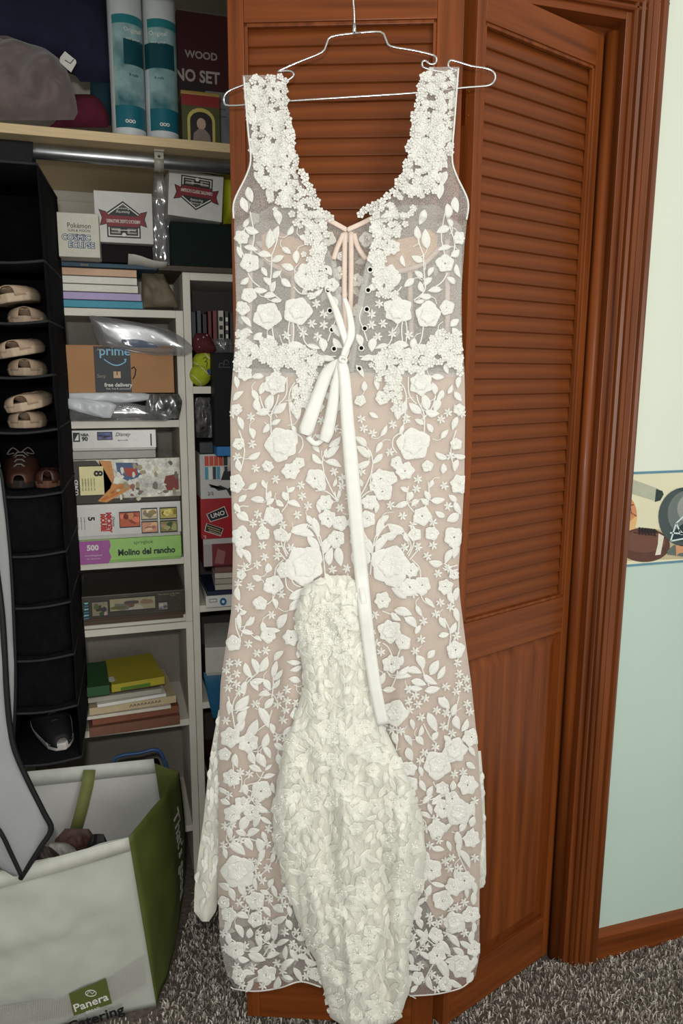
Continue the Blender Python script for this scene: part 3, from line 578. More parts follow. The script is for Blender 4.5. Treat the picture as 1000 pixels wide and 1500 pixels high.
# beaded floret clusters: brush paths (points, half width, count)
BR = [([(372, 118), (374, 160), (380, 200), (384, 235)], 16, 70), ([(392, 118), (396, 160), (404, 200), (412, 235)], 20, 170), ([(400, 240), (420, 275), (440, 305), (458, 335), (466, 365)], 24, 150), ([(466, 370), (462, 400), (455, 425)], 16, 60),
      ([(385, 225), (395, 260), (405, 290)], 18, 50), ([(352, 495), (358, 520), (350, 535)], 13, 45), ([(370, 500), (392, 518), (410, 530)], 20, 80), ([(420, 525), (445, 528), (462, 540)], 20, 75), ([(440, 550), (444, 575), (440, 590)], 14, 45)]
flo = MB()
def brush(pts, hw, n, mir, jit=1.):
    pp = bez([Vector((p[0], p[1], 0)) for p in pts], 8)
    for _ in range(n):
        p = random.choice(pp); a = random.random()*6.28; q = hw*sqrt(random.random()); x, y = p.x+cos(a)*q, p.y+sin(a)*q
        if y < 112: continue
        lo = lerp_tab(LO, y)+3
        if x < lo: x = lo+random.random()*8
        hi = lerp_tab(LI, y)+7 if y < 340 else lerp_tab(LI, y)-3
        if y < 548 and x > hi: x = hi-random.random()*8
        if mir:
            if y < 300:   # the right strap is placed against its own edges
                t = (x-lerp_tab(LO, y))/(lerp_tab(LI, y)-lerp_tab(LO, y)); yy = y-10; x = lerp_tab(RO, yy)+(lerp_tab(RI, yy)-lerp_tab(RO, yy))*t; y = yy
            else: x = 1020-x
        floret(flo, BD, x, y, random.uniform(4.2, 6.6), surf)
for pts, hw, n in BR: brush(pts, hw, n, False); brush(pts, hw, n, True)
# florets that stand out along the neck edge
for tab, sgn in ((LI, 1), (RI, -1)):
    for y in range(112, 345, 7):
        x = lerp_tab(tab, y)+sgn*random.uniform(1, 9); floret(flo, BD, x, y, random.uniform(5, 7.5), surf)
for (x, y) in ((470, 311), (478, 314), (484, 319), (474, 318), (540, 304), (533, 308), (548, 300), (556, 297), (545, 310), (528, 314)): floret(flo, BD, x, y, 6.5, lambda a, b: -.004)
# loose leaves on straps
for (x, y, a) in ((368, 170, 60), (372, 215, 80), (366, 140, -60), (660, 150, 100), (655, 200, 120), (651, 235, 70), (395, 285, 80), (378, 262, 60), (645, 280, 100), (668, 300, 80), (358, 300, 70), (650, 262, 110), (405, 318, 70), (618, 318, 110), (366, 285, 75), (655, 310, 90)):
    leafv(rest, x, y, radians(a), 24, 12, surf)
rs = rest.build('small_lace_motifs', LACE, dress, sm=True); rs['kind'] = 'stuff'
fo = flo.build('lace_florets', LACE, dress); fo['kind'] = 'stuff'
# eyelets
for (x, y) in [(476, 395), (480, 425), (483, 455), (486, 483), (489, 511), (542, 395), (539, 425), (537, 453), (534, 481), (529, 510), (526, 540)]:
    b = MB(); c = D(x, y, Wd(x, y)+.0035)-dl; u = Vector((cos(aF), -sin(aF), 0)); v = Vector((0, 0, 1)); R1, R2 = .0042, .0017
    pts = []
    for k in range(16):
        a = 2*pi*k/16; q = u*cos(a)+v*sin(a); pts.append([c+q*(R1+R2*cos(t)*.6)+DN*R2*.6*sin(t) for t in (0, pi/2, pi, 3*pi/2, 2*pi)])
    pts.append(pts[0]); b.grid(pts); b.build('eyelet', RIB, dress, sm=True)
    hole = MB(); hole.prism([c-DN*.0006+(u*cos(a)+v*sin(a))*.0034 for a in [2*pi*k/12 for k in range(12)]], -DN*.0003); hole.build('eyelet_hole', BLACKF, dress)

# ---- the bustled train, heaped down the middle
NL = .016
def Wt(x, y):
    l, r = lerp_tab(TL, y), lerp_tab(TR, y); s = max(-1, min(1, (x-(l+r)/2)/((r-l)/2)))
    base = Wd(x, min(y, 1440)) + .004
    bul = (.020+.014*smooth(850, 1100, y))*max(0, 1-s*s)**.42*smooth(838, 872, y)
    v = Vector((x*.018, y*.009, 0)); cr = .0085*noise.noise(v*1.6+Vector((noise.noise(v*2)*1.2, 0, 4)))
    cr += .0055*(1-2*abs(noise.noise(Vector((x*.045, y*.022, 9)))))+.0016*(1-2*abs(noise.noise(Vector((x*.10+.01*y, y*.055, 2)))))
    pl = .0075*sin(x*.085+3.2*noise.noise(Vector((0, y*.006, 5))))*(.35+.65*smooth(1050, 1250, y)) + .004*(1-2*abs(noise.noise(Vector((x*.07, y*.008, 6)))))
    return base + bul + (cr+pl)*(1-abs(s)**6*.7)
tr_ = MB(); rows = []
for y in yr(843, 1504, 2.6):
    l, r = lerp_tab(TL, y)+2.2*noise.noise(Vector((y*.06, 0, 0))), lerp_tab(TR, y)+3*noise.noise(Vector((y*.05, 7, 0)))
    rows.append([D(l+(r-l)*j/90, y, Wt(l+(r-l)*j/90, y))-dl for j in range(91)])
tr_.grid(rows)
train = tr_.build('bustled_train', mat('ivory_train_tulle', (218, 215, 200), .8, .06, 80, bump=.6, bscale=500, sheen=.3), dress, sm=True, label='ivory lace train gathered and hanging down the middle of the skirt')
DC[0] = DT
tl = MB(); tb = MB(); occ = []
for _ in range(7000):
    x = random.uniform(398, 626); y = random.uniform(850, 1500)
    if not in_train(x, y, 3): continue
    ty = random.random(); r = 11 if ty < .34 else 8
    if not all((x-a)**2+(y-b)**2 > ((r+c)*.72)**2 for a, b, c in occ): continue
    occ.append((x, y, r)); ang = random.uniform(-120, -60) if random.random() < .6 else random.random()*360
    if ty < .34: flower(tl, tb, x, y, random.uniform(10, 16), Wt, e=.001)
    else: leafv(tl, x, y, radians(ang), random.uniform(17, 27), random.uniform(7, 12), Wt, .0014)
    if random.random() < .75: stem(tl, [(x, y), (x+random.uniform(-10, 10), y+12), (x+random.uniform(-14, 14), y+24)], Wt, 1.4)
for _ in range(160):
    x = random.gauss(470, 16); y = random.gauss(925, 18)
    if in_train(x, y, 4): floret(tl, tb, x, y, 5, Wt)
o = tl.build('lace_motifs', LACE2, train, sm=True); o['kind'] = 'stuff'; o.parent = train
o = tb.build('pearl_beads', BEAD, train); o['kind'] = 'stuff'
DC[0] = D
# side drapes of the skirt that fall behind on both sides
def drape(tabl, y0, y1, w0):
    b = MB(); rows = []
    lt = [(a, q) for a, q, _ in tabl]; rtb = [(a, q) for a, _, q in tabl]
    f = lambda x, y: w0+.006*sin(y*.055+x*.1)+.007*noise.noise(Vector((x*.05, y*.03, 8)))
    for y in yr(y0, y1, 5):
        l, r = lerp_tab(lt, y), lerp_tab(rtb, y); rows.append([D(l+(r-l)*j/12, y, f(l+(r-l)*j/12, y)-.01*(j/6-1)**2)-dl for j in range(13)])
    b.grid(rows); o = b.build('side_drape', MATS['ivory_train_tulle'], dress, sm=True)
    q = MB()
    for _ in range(60):
        y = random.uniform(y0+8, y1-6); l, r = lerp_tab(lt, y), lerp_tab(rtb, y); x = random.uniform(l+3, r-3)
        leafv(q, x, y, random.uniform(1.2, 1.9), 18, 7, f, .003)
    m = q.build('lace_motifs', LACE, o, sm=True); m['kind'] = 'stuff'
drape([(1040, 320, 334), (1100, 309, 332), (1150, 303, 332), (1200, 298, 330), (1250, 291, 328), (1300, 285, 322), (1335, 284, 316), (1350, 296, 306)], 1040, 1350, -.006)
drape([(1100, 690, 704), (1160, 695, 709), (1220, 695, 711), (1280, 695, 712), (1300, 699, 708)], 1100, 1300, -.010)
o = BD.build('pearl_beads', BEAD, dress); o['kind'] = 'stuff'
# hem thread
strip('hem_edge', [(600, 1459), (640, 1456), (675, 1447), (692, 1433)], 2, LACE, lambda x, y, t: Wd(x, y)+.0005)
strip('hem_edge', [(338, 1446), (345, 1449), (375, 1452), (410, 1447), (440, 1438), (470, 1446)], 2, LACE, lambda x, y, t: Wd(x, y)+.0005)

# ---- satin lacing ribbon: part of the dress
rb = lambda a, b_: (lambda x, y, t: Wd(x, y)+a+(b_-a)*t)
strip('ribbon', [(480, 428), (490, 450), (500, 480), (508, 510), (503, 527)], 10, RIB, rb(.006, .014), wids=[(0, 5), (.4, 11), (1, 6)], sag=.0005)
strip('ribbon', [(504, 436), (512, 462), (514, 490), (505, 515), (500, 528)], 9, RIB, rb(.008, .016), wids=[(0, 6), (.5, 12), (1, 6)], sag=.0005)
strip('ribbon_bow_loop', [(500, 527), (480, 545), (464, 585), (450, 625), (446, 637)], 16, RIB, rb(.017, .013), wids=[(0, 7), (.25, 18), (.8, 22), (1, 14)], sag=.0009)
strip('ribbon_bow_loop', [(450, 640), (462, 650), (474, 640), (484, 608), (490, 570)], 9, RIB, rb(.009, .011), wids=[(0, 8), (.3, 8), (1, 5)], sag=.0007)
strip('ribbon_bow_loop', [(498, 528), (492, 560), (486, 600), (480, 630), (474, 647)], 14, RIB, rb(.018, .014), wids=[(0, 7), (.3, 15), (.8, 19), (1, 14)], sag=.0009)
strip('ribbon_tail', [(500, 527), (505, 560), (509, 620), (516, 700), (524, 790), (532, 870), (541, 950), (550, 1010), (561, 1062)], 16, RIB, lambda x, y, t: Wd(x, y)+.019+.02*smooth(840, 900, y)+.010*smooth(940, 1060, y), wids=[(0, 7), (.05, 16), (.35, 21), (.7, 19), (1, 17)], sag=.0007)
strip('ribbon_tail', [(508, 700), (520, 780), (528, 850), (538, 920), (544, 1000), (547, 1040)], 10, RIB, lambda x, y, t: Wd(x, y)+.012+.024*smooth(840, 880, y), wids=[(0, 5), (.5, 9), (1, 8)], sag=.0005)
b = MB(); kc = D(502, 527, Wd(502, 527)+.017)-dl
for k in range(3): b.tube([kc+Vector((.006*cos(a+k), -.002*sin(a*2), .006*sin(a+k)*(.6+.2*k))) for a in [2*pi*j/12 for j in range(13)]], .0026, 6)
b.build('ribbon_knot', RIB, dress, sm=True)
# ================================================================ CLOSET FITTINGS
SH = mat('pale_shelf_edge', (196, 172, 132), .6, .08, 10, stretch=(2, 30, 30))
zs1, zs0 = P(150, 193, .40).z, P(150, 207, .40).z
tag(bx('closet_shelf', SH, None, -1.1, 1.09, .40, YB-.013, zs0, zs1, .001), 'long pale wooden shelf across the top of the closet', 'shelf')
zr = P(200, 234, .45).z
rod = empty('closet_rod', (0, .45, zr), 'grey metal clothes rod under the top shelf', 'rod')
b = MB(); b.tube([(-1.09, 0, 0), (1.09, 0, 0)], .0155, 24); b.build('rod', mat('zinc_rod', (150, 152, 152), .32, .15, 30, metal=.9), rod, sm=True)
ro = P(232, 234, .45).x; GM = col(150, 146, 134, .4)
br = empty('rod_bracket', (ro, .45, zs0), 'off-white metal hook bracket holding the clothes rod', 'bracket')
b = MB(); hh = zs0-zr
b.grid([[Vector((s*.010, .0185*sin(a), -hh-.0185*cos(a))) for s in (-1, 1)] for a in [radians(q) for q in range(-90, 136, 15)]]); b.build('hook', GM, br, sm=True, solid=.003)
bx('arm', GM, br, -.010, .010, -.021, -.018, -hh, 0); bx('mount_plate', GM, br, -.011, .011, -.03, .03, -.004, 0, .001)
b = MB(); b.bead((0, -.022, -.012), .004); b.build('screw', CHROME, br)

T = .018; YF = .58; BD_ = .27
def bookcase(label, x0, x1, z0, z1, shelves, foot=True):
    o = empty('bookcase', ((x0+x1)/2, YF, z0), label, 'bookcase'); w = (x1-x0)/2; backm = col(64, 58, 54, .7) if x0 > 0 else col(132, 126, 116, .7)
    bx('side_panel', WHITEB, o, -w, -w+T, 0, BD_, 0, z1-z0, .001); bx('side_panel', WHITEB, o, w-T, w, 0, BD_, 0, z1-z0, .001)
    bx('top_panel', WHITEB, o, -w+T, w-T, 0, BD_, z1-z0-T, z1-z0, .001); bx('back_panel', backm, o, -w+T, w-T, BD_-.006, BD_, 0, z1-z0-T, 0)
    for z in shelves: bx('shelf', WHITEB, o, -w+T, w-T, .001, BD_-.006, z-z0-T, z-z0, .001)
    return o
xa = xat(268, 460, YF); ZJ = zat(190, 918, YF)
zA = dict(top=zat(190, 453, YF), s1=zat(190, 616, YF), s2=zat(190, 821, YF), s3=zat(190, 907, YF), s4=zat(190, 1064, YF), s5=zat(190, 1224, YF))
bookcase('short white bookcase full of puzzle boxes, upper unit', -.27, xa, ZJ, zA['top'], [zA['s1'], zA['s2'], zA['s3']])
bookcase('lower white bookcase unit holding the old paperback books', -.27, xa, 0, ZJ-.0005, [zA['s4'], zA['s5']])
zB = dict(top=zat(300, 400, YF), s1=zat(300, 566, YF), s2=zat(300, 887, YF), s3=zat(300, 1029, YF), s4=zat(300, 1225, YF))
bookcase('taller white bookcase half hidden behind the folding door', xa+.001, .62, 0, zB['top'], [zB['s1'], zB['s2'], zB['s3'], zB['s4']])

WHT = col(214, 212, 204, .5); BLK = col(26, 26, 28, .5); INK = col(34, 34, 38, .6); RED = col(120, 26, 34, .5)
def item(name, label, cat, a, b_, zb, yt, Y, dep, m, **k):
    ym = (yt+CAM.z)/2; mid = (a+b_)/2; z1 = zat(mid, yt, Y); yb = yt+60
    return Box(name, label, cat, xat(a, yt+25, Y), xat(b_, yt+25, Y), zb, z1, Y, dep, m, **k)
# ---- things lying on top of the bookcases
zt = zB['top']+.0005
BO = tag(bx('display_board', col(74, 62, 50, .6), None, P(232, 390, .56).x, .60, .565, .85, zt, zt+.012, .001), 'thin brown board lying on top of the taller bookcase', 'board')
zbk = [zA['top']+.0004]
bw = (zt-zA['top']-.0008)/5
cols = [((58, 146, 170), 'teal blue', 208), ((176, 160, 202), 'lavender', 206), ((220, 216, 204), 'white', 202), ((222, 218, 208), 'off-white', 201), ((206, 168, 138), 'peach', 201)]
def book(label, x0, x1, z0, z1, Y, dep, c, group=None, rz=0, spine=True, pages=(222, 216, 200), name='book'):
    o = empty(name, ((x0+x1)/2, Y, z0), label, 'book', group, rz=rz); w = (x1-x0)/2; h = z1-z0; m = col(*c, .55); t = .0016
    b = MB()
    b.box(-w, w, 0, dep, 0, t); b.box(-w, w, 0, dep, h-t, h)
    if spine: b.box(-w, w, 0, .002, 0, h)
    else: b.box(-w, -w+.002, 0, dep, 0, h)
    b.build('cover', m, o, bevel=.0005); bx('pages', col(*pages, .8), o, -w+.003, w-.003, .003, dep-.003, t, h-t, 0); return o
for i, (c, nm, xr) in enumerate(cols):
    z0 = zA['top']+.0004+bw*i
    o = book(['teal blue board book at the bottom of the stack on the short bookcase', 'lavender board book second from the bottom of the stack', 'white board book in the middle of the stack', 'off-white board book with a stained edge, second from the top', 'peach board book on top of the colourful stack'][i], -.20, xat(xr, 425, .575), z0, z0+bw-.0004, .575, .19, c, 'books stacked on the short bookcase', pages=c if i else (90, 170, 190))
bf = book('thin blue folder under the white card box', -.20, xat(230, 394, .57), zt, zt+.011, .57, .2, (30, 66, 88), name='folder')
textf('Stories', .006, col(180, 150, 80), bf, .0, -.0003, .0055, ext=.0001)
z2 = zt+.0125
def emblem(B, flip):
    f = (lambda u, v: (1-u, 1-v)) if flip else (lambda u, v: (u, v)); r = pi if flip else 0
    B.poly([f(*p) for p in ((.22, .90), (.80, .90), (.80, .42), (.51, .18), (.22, .42))], BLK, 'badge')
    B.poly([f(*p) for p in ((.245, .87), (.775, .87), (.775, .435), (.51, .215), (.245, .435))], WHT, 'badge')
    B.poly([f(*p) for p in ((.265, .85), (.755, .85), (.755, .445), (.51, .24), (.265, .445))], BLK, 'badge')
    B.poly([f(*p) for p in ((.10, .68), (.22, .64), (.22, .70), (.80, .70), (.80, .64), (.92, .68), (.88, .52), (.93, .36), (.80, .40), (.80, .45), (.22, .45), (.22, .40), (.09, .36), (.14, .52))], BLK, 'ribbon_banner')
    B.poly([f(*p) for p in ((.12, .66), (.24, .62), (.24, .68), (.78, .68), (.78, .62), (.90, .66), (.865, .52), (.91, .385), (.78, .425), (.78, .47), (.24, .47), (.24, .425), (.11, .385), (.16, .52))], RED, 'ribbon_banner')
    B.text("AMERICA'S CLASSIC BALLPARKS", *f(.51, .575), .0098*B.w/.12, WHT, rot=r, sx=.50, bold=.0001)
    B.text("featuring", *f(.51, .40), .0085, WHT, rot=r, shear=.3); B.text("Postcards", *f(.51, .33), .007, WHT, rot=r); B.text("* * *", *f(.51, .265), .006, WHT, rot=r)
    B.poly([f(.51+.035*cos(t), .84+.04*sin(t)) for t in [2*pi*k/14 for k in range(14)]], WHT, 'ball_print')
    for q in (-1, 1): B.poly([f(.51+q*a, b) for a, b in ((.06, .82), (.22, .82), (.22, .79), (.10, .79), (.10, .74), (.22, .74), (.22, .72), (.06, .72))], col(150, 146, 138), 'scroll_print')
    B.rect(*f(.30, .76), *f(.72, .745), WHT)
Bc = item('card_box', 'white trading card box with blue and white lettering, left of the two badge boxes', 'box', 84, 145, z2, 312, .50, .10, col(196, 192, 176, .55), rz=radians(-3))
NV = col(40, 72, 104)
Bc.text('Pokémon', .52, .71, .0155, INK, sx=.85); Bc.text('SUN & MOON', .52, .60, .0075, INK)
for dx in (-.004, 0): Bc.text('COSMIC', .44, .44, .0165, NV if dx else WHT, bold=.0013 if dx else 0, sx=.98); Bc.text('ECLIPSE', .56, .27, .0165, NV if dx else WHT, bold=.0013 if dx else 0, sx=.98)
Bc.text('Collection', .5, .50, .007, NV)
# black box below the first badge box
Bd = item('card_box', 'black box under the upside-down white badge box', 'box', 147, 224, z2, 359, .56, .12, mat('black_card', (20, 15, 16), .7, .1, 30, spec=.15))
Be = item('card_box', 'white box with red ribbon badge printed upside down, on the black box', 'box', 138, 223, z2+Bd.h+.0006, 281, .535, .14, col(198, 196, 190, .5), rz=radians(-2)); emblem(Be, True)
Bg = item('storage_box', 'dark green box under the upright white badge box', 'box', 250, 345, z2, 327, .57, .15, mat('dark_green_card', (12, 26, 22), .7, .1, 30, spec=.15))
Bh = item('card_box', 'white box with red ribbon badge upright, tilted on the dark green box', 'box', 244, 324, z2+Bg.h+.006, 252, .55, .13, col(198, 196, 190, .5), rz=radians(2), ry=radians(4)); emblem(Bh, False)
def soft(name, label, cat, rows, Y, bulge, m, parent=None, nz=.006, sc=12, back=.02, nc=20, sub=5, kind=None, group=None, amp2=0, tilt=0, yoff=None):
    """a soft body measured row by row (y, left, right); bulges towards the room, flat behind"""
    L_ = [(r[0], r[1]) for r in rows]; R2 = [(r[0], r[2]) for r in rows]; y0, y1 = rows[0][0], rows[-1][0]; n = max(6, int((y1-y0)/sub)); org = P((rows[-1][1]+rows[-1][2])/2, y1, Y)
    b = MB(); fr = []; bk = []
    for i in range(n+1):
        y = y0+(y1-y0)*i/n; l, r = lerp_tab(L_, y), lerp_tab(R2, y); tv = 1-abs(2*i/n-1)**4; a = []; c = []
        Yc = Y+tilt*(1-i/n)
        for j in range(nc+1):
            s = j/nc*2-1; x = l+(r-l)*j/nc; p = P(x, y, Yc); th = bulge*(max(0, 1-abs(s)**2.6)**.5)*tv
            v = Vector((p.x*sc, p.z*sc, Y*7)); nn = nz*(noise.noise(v)+.5*noise.noise(v*2.3))+amp2*(1-2*abs(noise.noise(v*1.3)))
            e = (1-abs(s)**8)*(1 if 0 < i < n else .2)
            a.append(Vector((p.x, Yc-th+nn*e, p.z))-org); c.append(Vector((p.x, Yc+back*(1-abs(s)**6)*tv, p.z))-org)
        fr.append(a); bk.append(c)
    b.grid(fr); b.grid([q[::-1] for q in bk]); o = b.build(name, m, parent, sm=True); o.location = org
    if label: tag(o, label, cat, group, kind)
    return o
soft('plastic_bag', 'grey crumpled plastic bag squeezed between the two badge boxes', 'bag', [(246, 226, 238), (300, 222, 249), (350, 216, 252), (388, 220, 248)], .62, .02, PLAST, nz=.012, sc=40, amp2=.006)
pp_ = MB(); rr = []
for i in range(7): rr.append([P(188+9.5*i, y, .52) + Vector((0, .04*k, .002*sin(i*1.2))) for k, y in enumerate((372+2.2*i, 383+1.0*i, 387+.5*i))])
pp_.grid(rr); tag(pp_.build('paper_sheets', col(196, 192, 182), None, sm=True, solid=.0012), 'curled white papers lying in front of the green box', 'paper')
b = soft('ball', 'bright yellow ball at the end of the bookcase top', 'ball', [(258, 326, 338), (280, 323, 346), (300, 323, 346), (328, 327, 340)], .66, .05, col(186, 190, 40, .6), back=.05, nz=0)
# tan bag at the right of the colourful books
soft('paper_bag', 'crumpled tan paper bag beside the stacked board books', 'bag', [(400, 208, 238), (415, 207, 246), (432, 207, 256), (450, 210, 260)], .64, .03, mat('tan_paper', (120, 108, 88), .7, .2, 30), nz=.012, sc=30, amp2=.006)
# ---- short bookcase, upper shelf
PR = item('delivery_box', 'brown cardboard delivery box with a printed black band', 'box', 93, 254, zA['s1']+.068, 507, .545, .20, mat('cardboard', (172, 126, 86), .75, .08, 14), rz=radians(-1), part='carton')
DK = col(42, 44, 48, .55); SKY = col(120, 176, 204)
PR.rect(.27, .01, .60, .99, DK, 'band_print'); PR.text('prime', .46, .89, .030, SKY, bold=.0004)
b = MB(); b.grid([[Vector(((.36+.20*t-.5)*PR.w, -.0016, (.72-.13*sin(pi*t*.9)+e)*PR.h)) for e in (-.013, .013)] for t in [k/12 for k in range(13)]]); b.build('arrow_print', SKY, PR.o, solid=.0002)
PR.poly([(.54, .72), (.565, .74), (.555, .66)], SKY, 'arrow_print')
PR.rect(.44, .32, .505, .46, col(196, 160, 116), 'parcel_print'); PR.rect(.468, .38, .477, .46, DK, 'parcel_print')
PR.text('free delivery', .48, .17, .0125, WHT, bold=.0003); PR.text('Fast, free & convenient', .48, .09, .006, WHT); PR.text('Sarp', .33, .36, .011, col(150, 130, 110)); PR.text('Ave', .33, .92, .010, col(150, 130, 110))
b = MB(); b.tube([Vector(((u-.5)*PR.w, -.001, v*PR.h)) for u, v in ((.605, .52), (.63, .56), (.645, .50), (.635, .38), (.615, .30))], .0016, 5); b.build('tape_mark', BLK, PR.o)
b = MB(); b.box(-PR.w/2, PR.w/2, -.001, .21, PR.h-.0005, PR.h+.0012); b.build('carton_flap', MATS['cardboard'], PR.o)
soft('plastic_bag', 'clear plastic bag of dark goods draped over the cardboard delivery box', 'bag', [(462, 130, 136), (470, 132, 190), (480, 136, 240), (492, 140, 265), (505, 146, 280), (514, 180, 284), (521, 230, 270)], .535, .030, PLAST, nz=.01, sc=30, amp2=.008, back=.01)
soft('folded_cloth', 'dark folded garment inside the clear plastic bag', 'garment', [(474, 150, 200), (485, 150, 250), (500, 155, 262), (513, 200, 255)], .575, .02, mat('slate_cloth', (84, 88, 92), .8, .3, 30), nz=.008, sc=26)
soft('denim_cloth', 'blue cloth corner under the clear plastic bag', 'garment', [(496, 176, 200), (503, 176, 226), (511, 190, 240)], .55, .012, mat('denim', (74, 106, 150), .8, .2, 40), nz=.004, sc=40)
soft('poly_mailer', 'white shipping mailer with black print, under the cardboard box', 'envelope', [(571, 95, 180), (577, 95, 220), (586, 95, 222), (591, 96, 180)], .56, .018, mat('white_poly', (206, 210, 212), .35, .05, 20), nz=.008, sc=30, amp2=.004)
soft('poly_mailer', 'pale mailer with a folded flap over the front of the shelf', 'envelope', [(584, 96, 120), (590, 96, 172), (600, 100, 168), (612, 150, 162)], .53, .012, MATS['white_poly'], nz=.006, sc=26, amp2=.004)
soft('plastic_wrap', 'crumpled clear plastic bags at the front of the mailer shelf', 'bag', [(590, 98, 190), (600, 97, 240), (610, 98, 262), (617, 99, 240)], .548, .02, PLAST, nz=.012, sc=60, amp2=.008)
soft('foil_bag', 'silver crumpled bag under the right end of the cardboard box', 'bag', [(577, 218, 262), (588, 214, 267), (600, 212, 265), (613, 214, 262)], .56, .02, mat('silver_foil', (140, 140, 140), .25, .4, 60, metal=.7, rgb2=(190, 190, 188)), nz=.012, sc=60, amp2=.01)
# puzzle boxes, stacked from the shelf up
GR = mat('glossy_grey_glint_carton', (120, 114, 96), .16, .45, 34, bump=1., bscale=60, coat=.8, rgb2=(222, 218, 196))  # pale mottling paints the foil's crumple reflections into the base colour
SP = item('puzzle_box', 'lime green puzzle box with purple corner at the bottom of the stack', 'puzzle box', 117, 266, zA['s2']+.0005, 788, .565, .20, col(150, 196, 104, .35), lid=col(136, 182, 96, .4))
PU = col(160, 84, 150); SP.poly([(0, 0), (.27, 0), (.30, .25), (.28, .5), (.30, .72), (.29, .97), (0, .97)], PU, 'corner_print')
SP.text('500', .125, .67, .0185, WHT, bold=.0008); SP.text('interlocking pieces', .13, .36, .0055, WHT); SP.text('18 x 23.5 inches', .13, .22, .005, WHT)
SP.text('springbok', .62, .80, .0125, col(70, 96, 60), sx=.95); SP.text('Molino del rancho', .65, .40, .0215, col(30, 44, 40), bold=.0008, sx=.88)
zz = zA['s2']+SP.h+.001
MK = item('puzzle_box', 'white puzzle box with a red title and small pictures, above the green one', 'puzzle box', 112, 265, zz, 737, .565, .22, mat('white_gloss_carton', (206, 204, 198), .25, .06, 20, coat=.6, bump=.3, bscale=60), lid=col(190, 188, 180))
MK.text('5', .135, .60, .021, INK, rot=-pi/2, bold=.0008)
for k in range(3): MK.text('puzzles in a box', .075-.03*k, .48, .0048, INK, rot=-pi/2)
RD = col(186, 40, 34)
MK.text('MICKEY', .30, .48, .0165, RD, rot=-pi/2, bold=.0012, sx=.85); MK.text('MOUSE', .245, .48, .0155, RD, rot=-pi/2, bold=.0012, sx=.85); MK.text('Disney', .345, .5, .009, INK, rot=-pi/2, shear=.3)
PC = [(190, 96, 60), (206, 190, 160), (190, 170, 90), (210, 150, 120), (140, 130, 80)]
def picture(B, u0, v0, u1, v1, c, seed):
    """a generic printed picture: panel, ground, blobs"""
    rnd = random.Random(seed); B.rect(u0, v0, u1, v1, INK, 'picture_print'); B.rect(u0+.006, v0+.03, u1-.006, v1-.03, col(*c), 'picture_print')
    for k in range(6):
        cu, cv = rnd.uniform(u0+.02, u1-.02), rnd.uniform(v0+.08, v1-.08); ru, rv = rnd.uniform(.12, .28)*(u1-u0), rnd.uniform(.12, .28)*(v1-v0)
        pts = [(min(u1-.007, max(u0+.007, cu+ru*cos(t)*rnd.uniform(.7, 1.2))), min(v1-.035, max(v0+.035, cv+rv*sin(t)*rnd.uniform(.7, 1.2)))) for t in [2*pi*q/9 for q in range(9)]]
        dk = rnd.choice((-56, -32, 24, 40)); B.poly(pts, col(*[max(0, min(255, x//12*12+dk+rnd.choice((-12, 0, 12)))) for x in c]), 'picture_print')
picture(MK, .40, .30, .60, .76, PC[0], 1); picture(MK, .61, .50, .77, .84, PC[1], 2); picture(MK, .79, .50, .96, .84, PC[2], 3); picture(MK, .61, .12, .77, .47, PC[3], 4); picture(MK, .79, .12, .96, .47, PC[4], 5)
zz += MK.h+.001
CE = item('puzzle_box', 'glossy crumpled picture puzzle box with a cream panel, third from the bottom', 'puzzle box', 105, 264, zz, 672, .57, .22, GR, lid=col(60, 50, 36))
BRN = col(92, 66, 40); CE.poly([(0, .02), (.22, .02), (.36, .25), (.34, .6), (.22, .98), (0, .98)], col(52, 44, 34), 'picture_print')
CE.poly([(.25, .98), (.36, .96), (.38, .60), (.34, .34), (.22, .06), (.30, .02), (.44, .2), (.56, .36), (.48, .44), (.36, .44)], col(206, 140, 70), 'picture_print')
for k in range(5): CE.poly([(.26+.03*k, .05+.05*k), (.42+.02*k, .22+.05*k), (.40+.02*k, .26+.05*k), (.25+.03*k, .10+.05*k)], col(206-20*(k % 2), 96+24*(k % 3), 40), 'picture_print')
CE.poly([(.40, .92), (.60, .90), (.64, .6), (.5, .5), (.42, .62)], col(70, 92, 130), 'picture_print'); CE.poly([(.48, .80), (.58, .78), (.6, .62), (.5, .60)], col(176, 60, 44), 'picture_print')
CE.poly([(.86, .58), (.98, .62), (.98, .26), (.87, .24), (.84, .42)], col(130, 50, 44), 'picture_print')
rn_ = random.Random(4)
for k in range(46):  # scattered print fragments that also paint the foil's glitter as colour
    u, v = rn_.uniform(.40, .97), rn_.uniform(.08, .92); a, b_, t0 = rn_.uniform(.012, .04), rn_.uniform(.03, .12), rn_.uniform(0, 6)
    CE.poly([(u+a*cos(t0+q)*rn_.uniform(.5, 1), v+b_*sin(t0+q)*rn_.uniform(.5, 1)) for q in (0, 1.2, 2.3, 3.4, 4.6, 5.5)], col(*rn_.choice([(232, 228, 210), (96, 84, 66), (206, 196, 160), (150, 132, 92), (60, 54, 48), (220, 216, 204), (130, 60, 48)]), .25), 'picture_print', l=CE.l*.0+12+k*.06)
CE.rect(.07, .22, .285, .86, col(226, 216, 160), 'cream_panel'); CE.text('8', .235, .70, .028, INK, rot=-pi/2, bold=.001)
for k in range(5): CE.text('random cut', .20-.026*k, .46, .0065, INK, rot=-pi/2)
CE.text('CEACO', .035, .40, .011, WHT, rot=-pi/2, bold=.0004)
zz += CE.h+.001
TG = item('thin_box', 'thin grey box between the white and the glossy puzzle boxes', 'box', 107, 229, zz, 660, .57, .2, col(150, 148, 140, .3))
zz += TG.h+.001
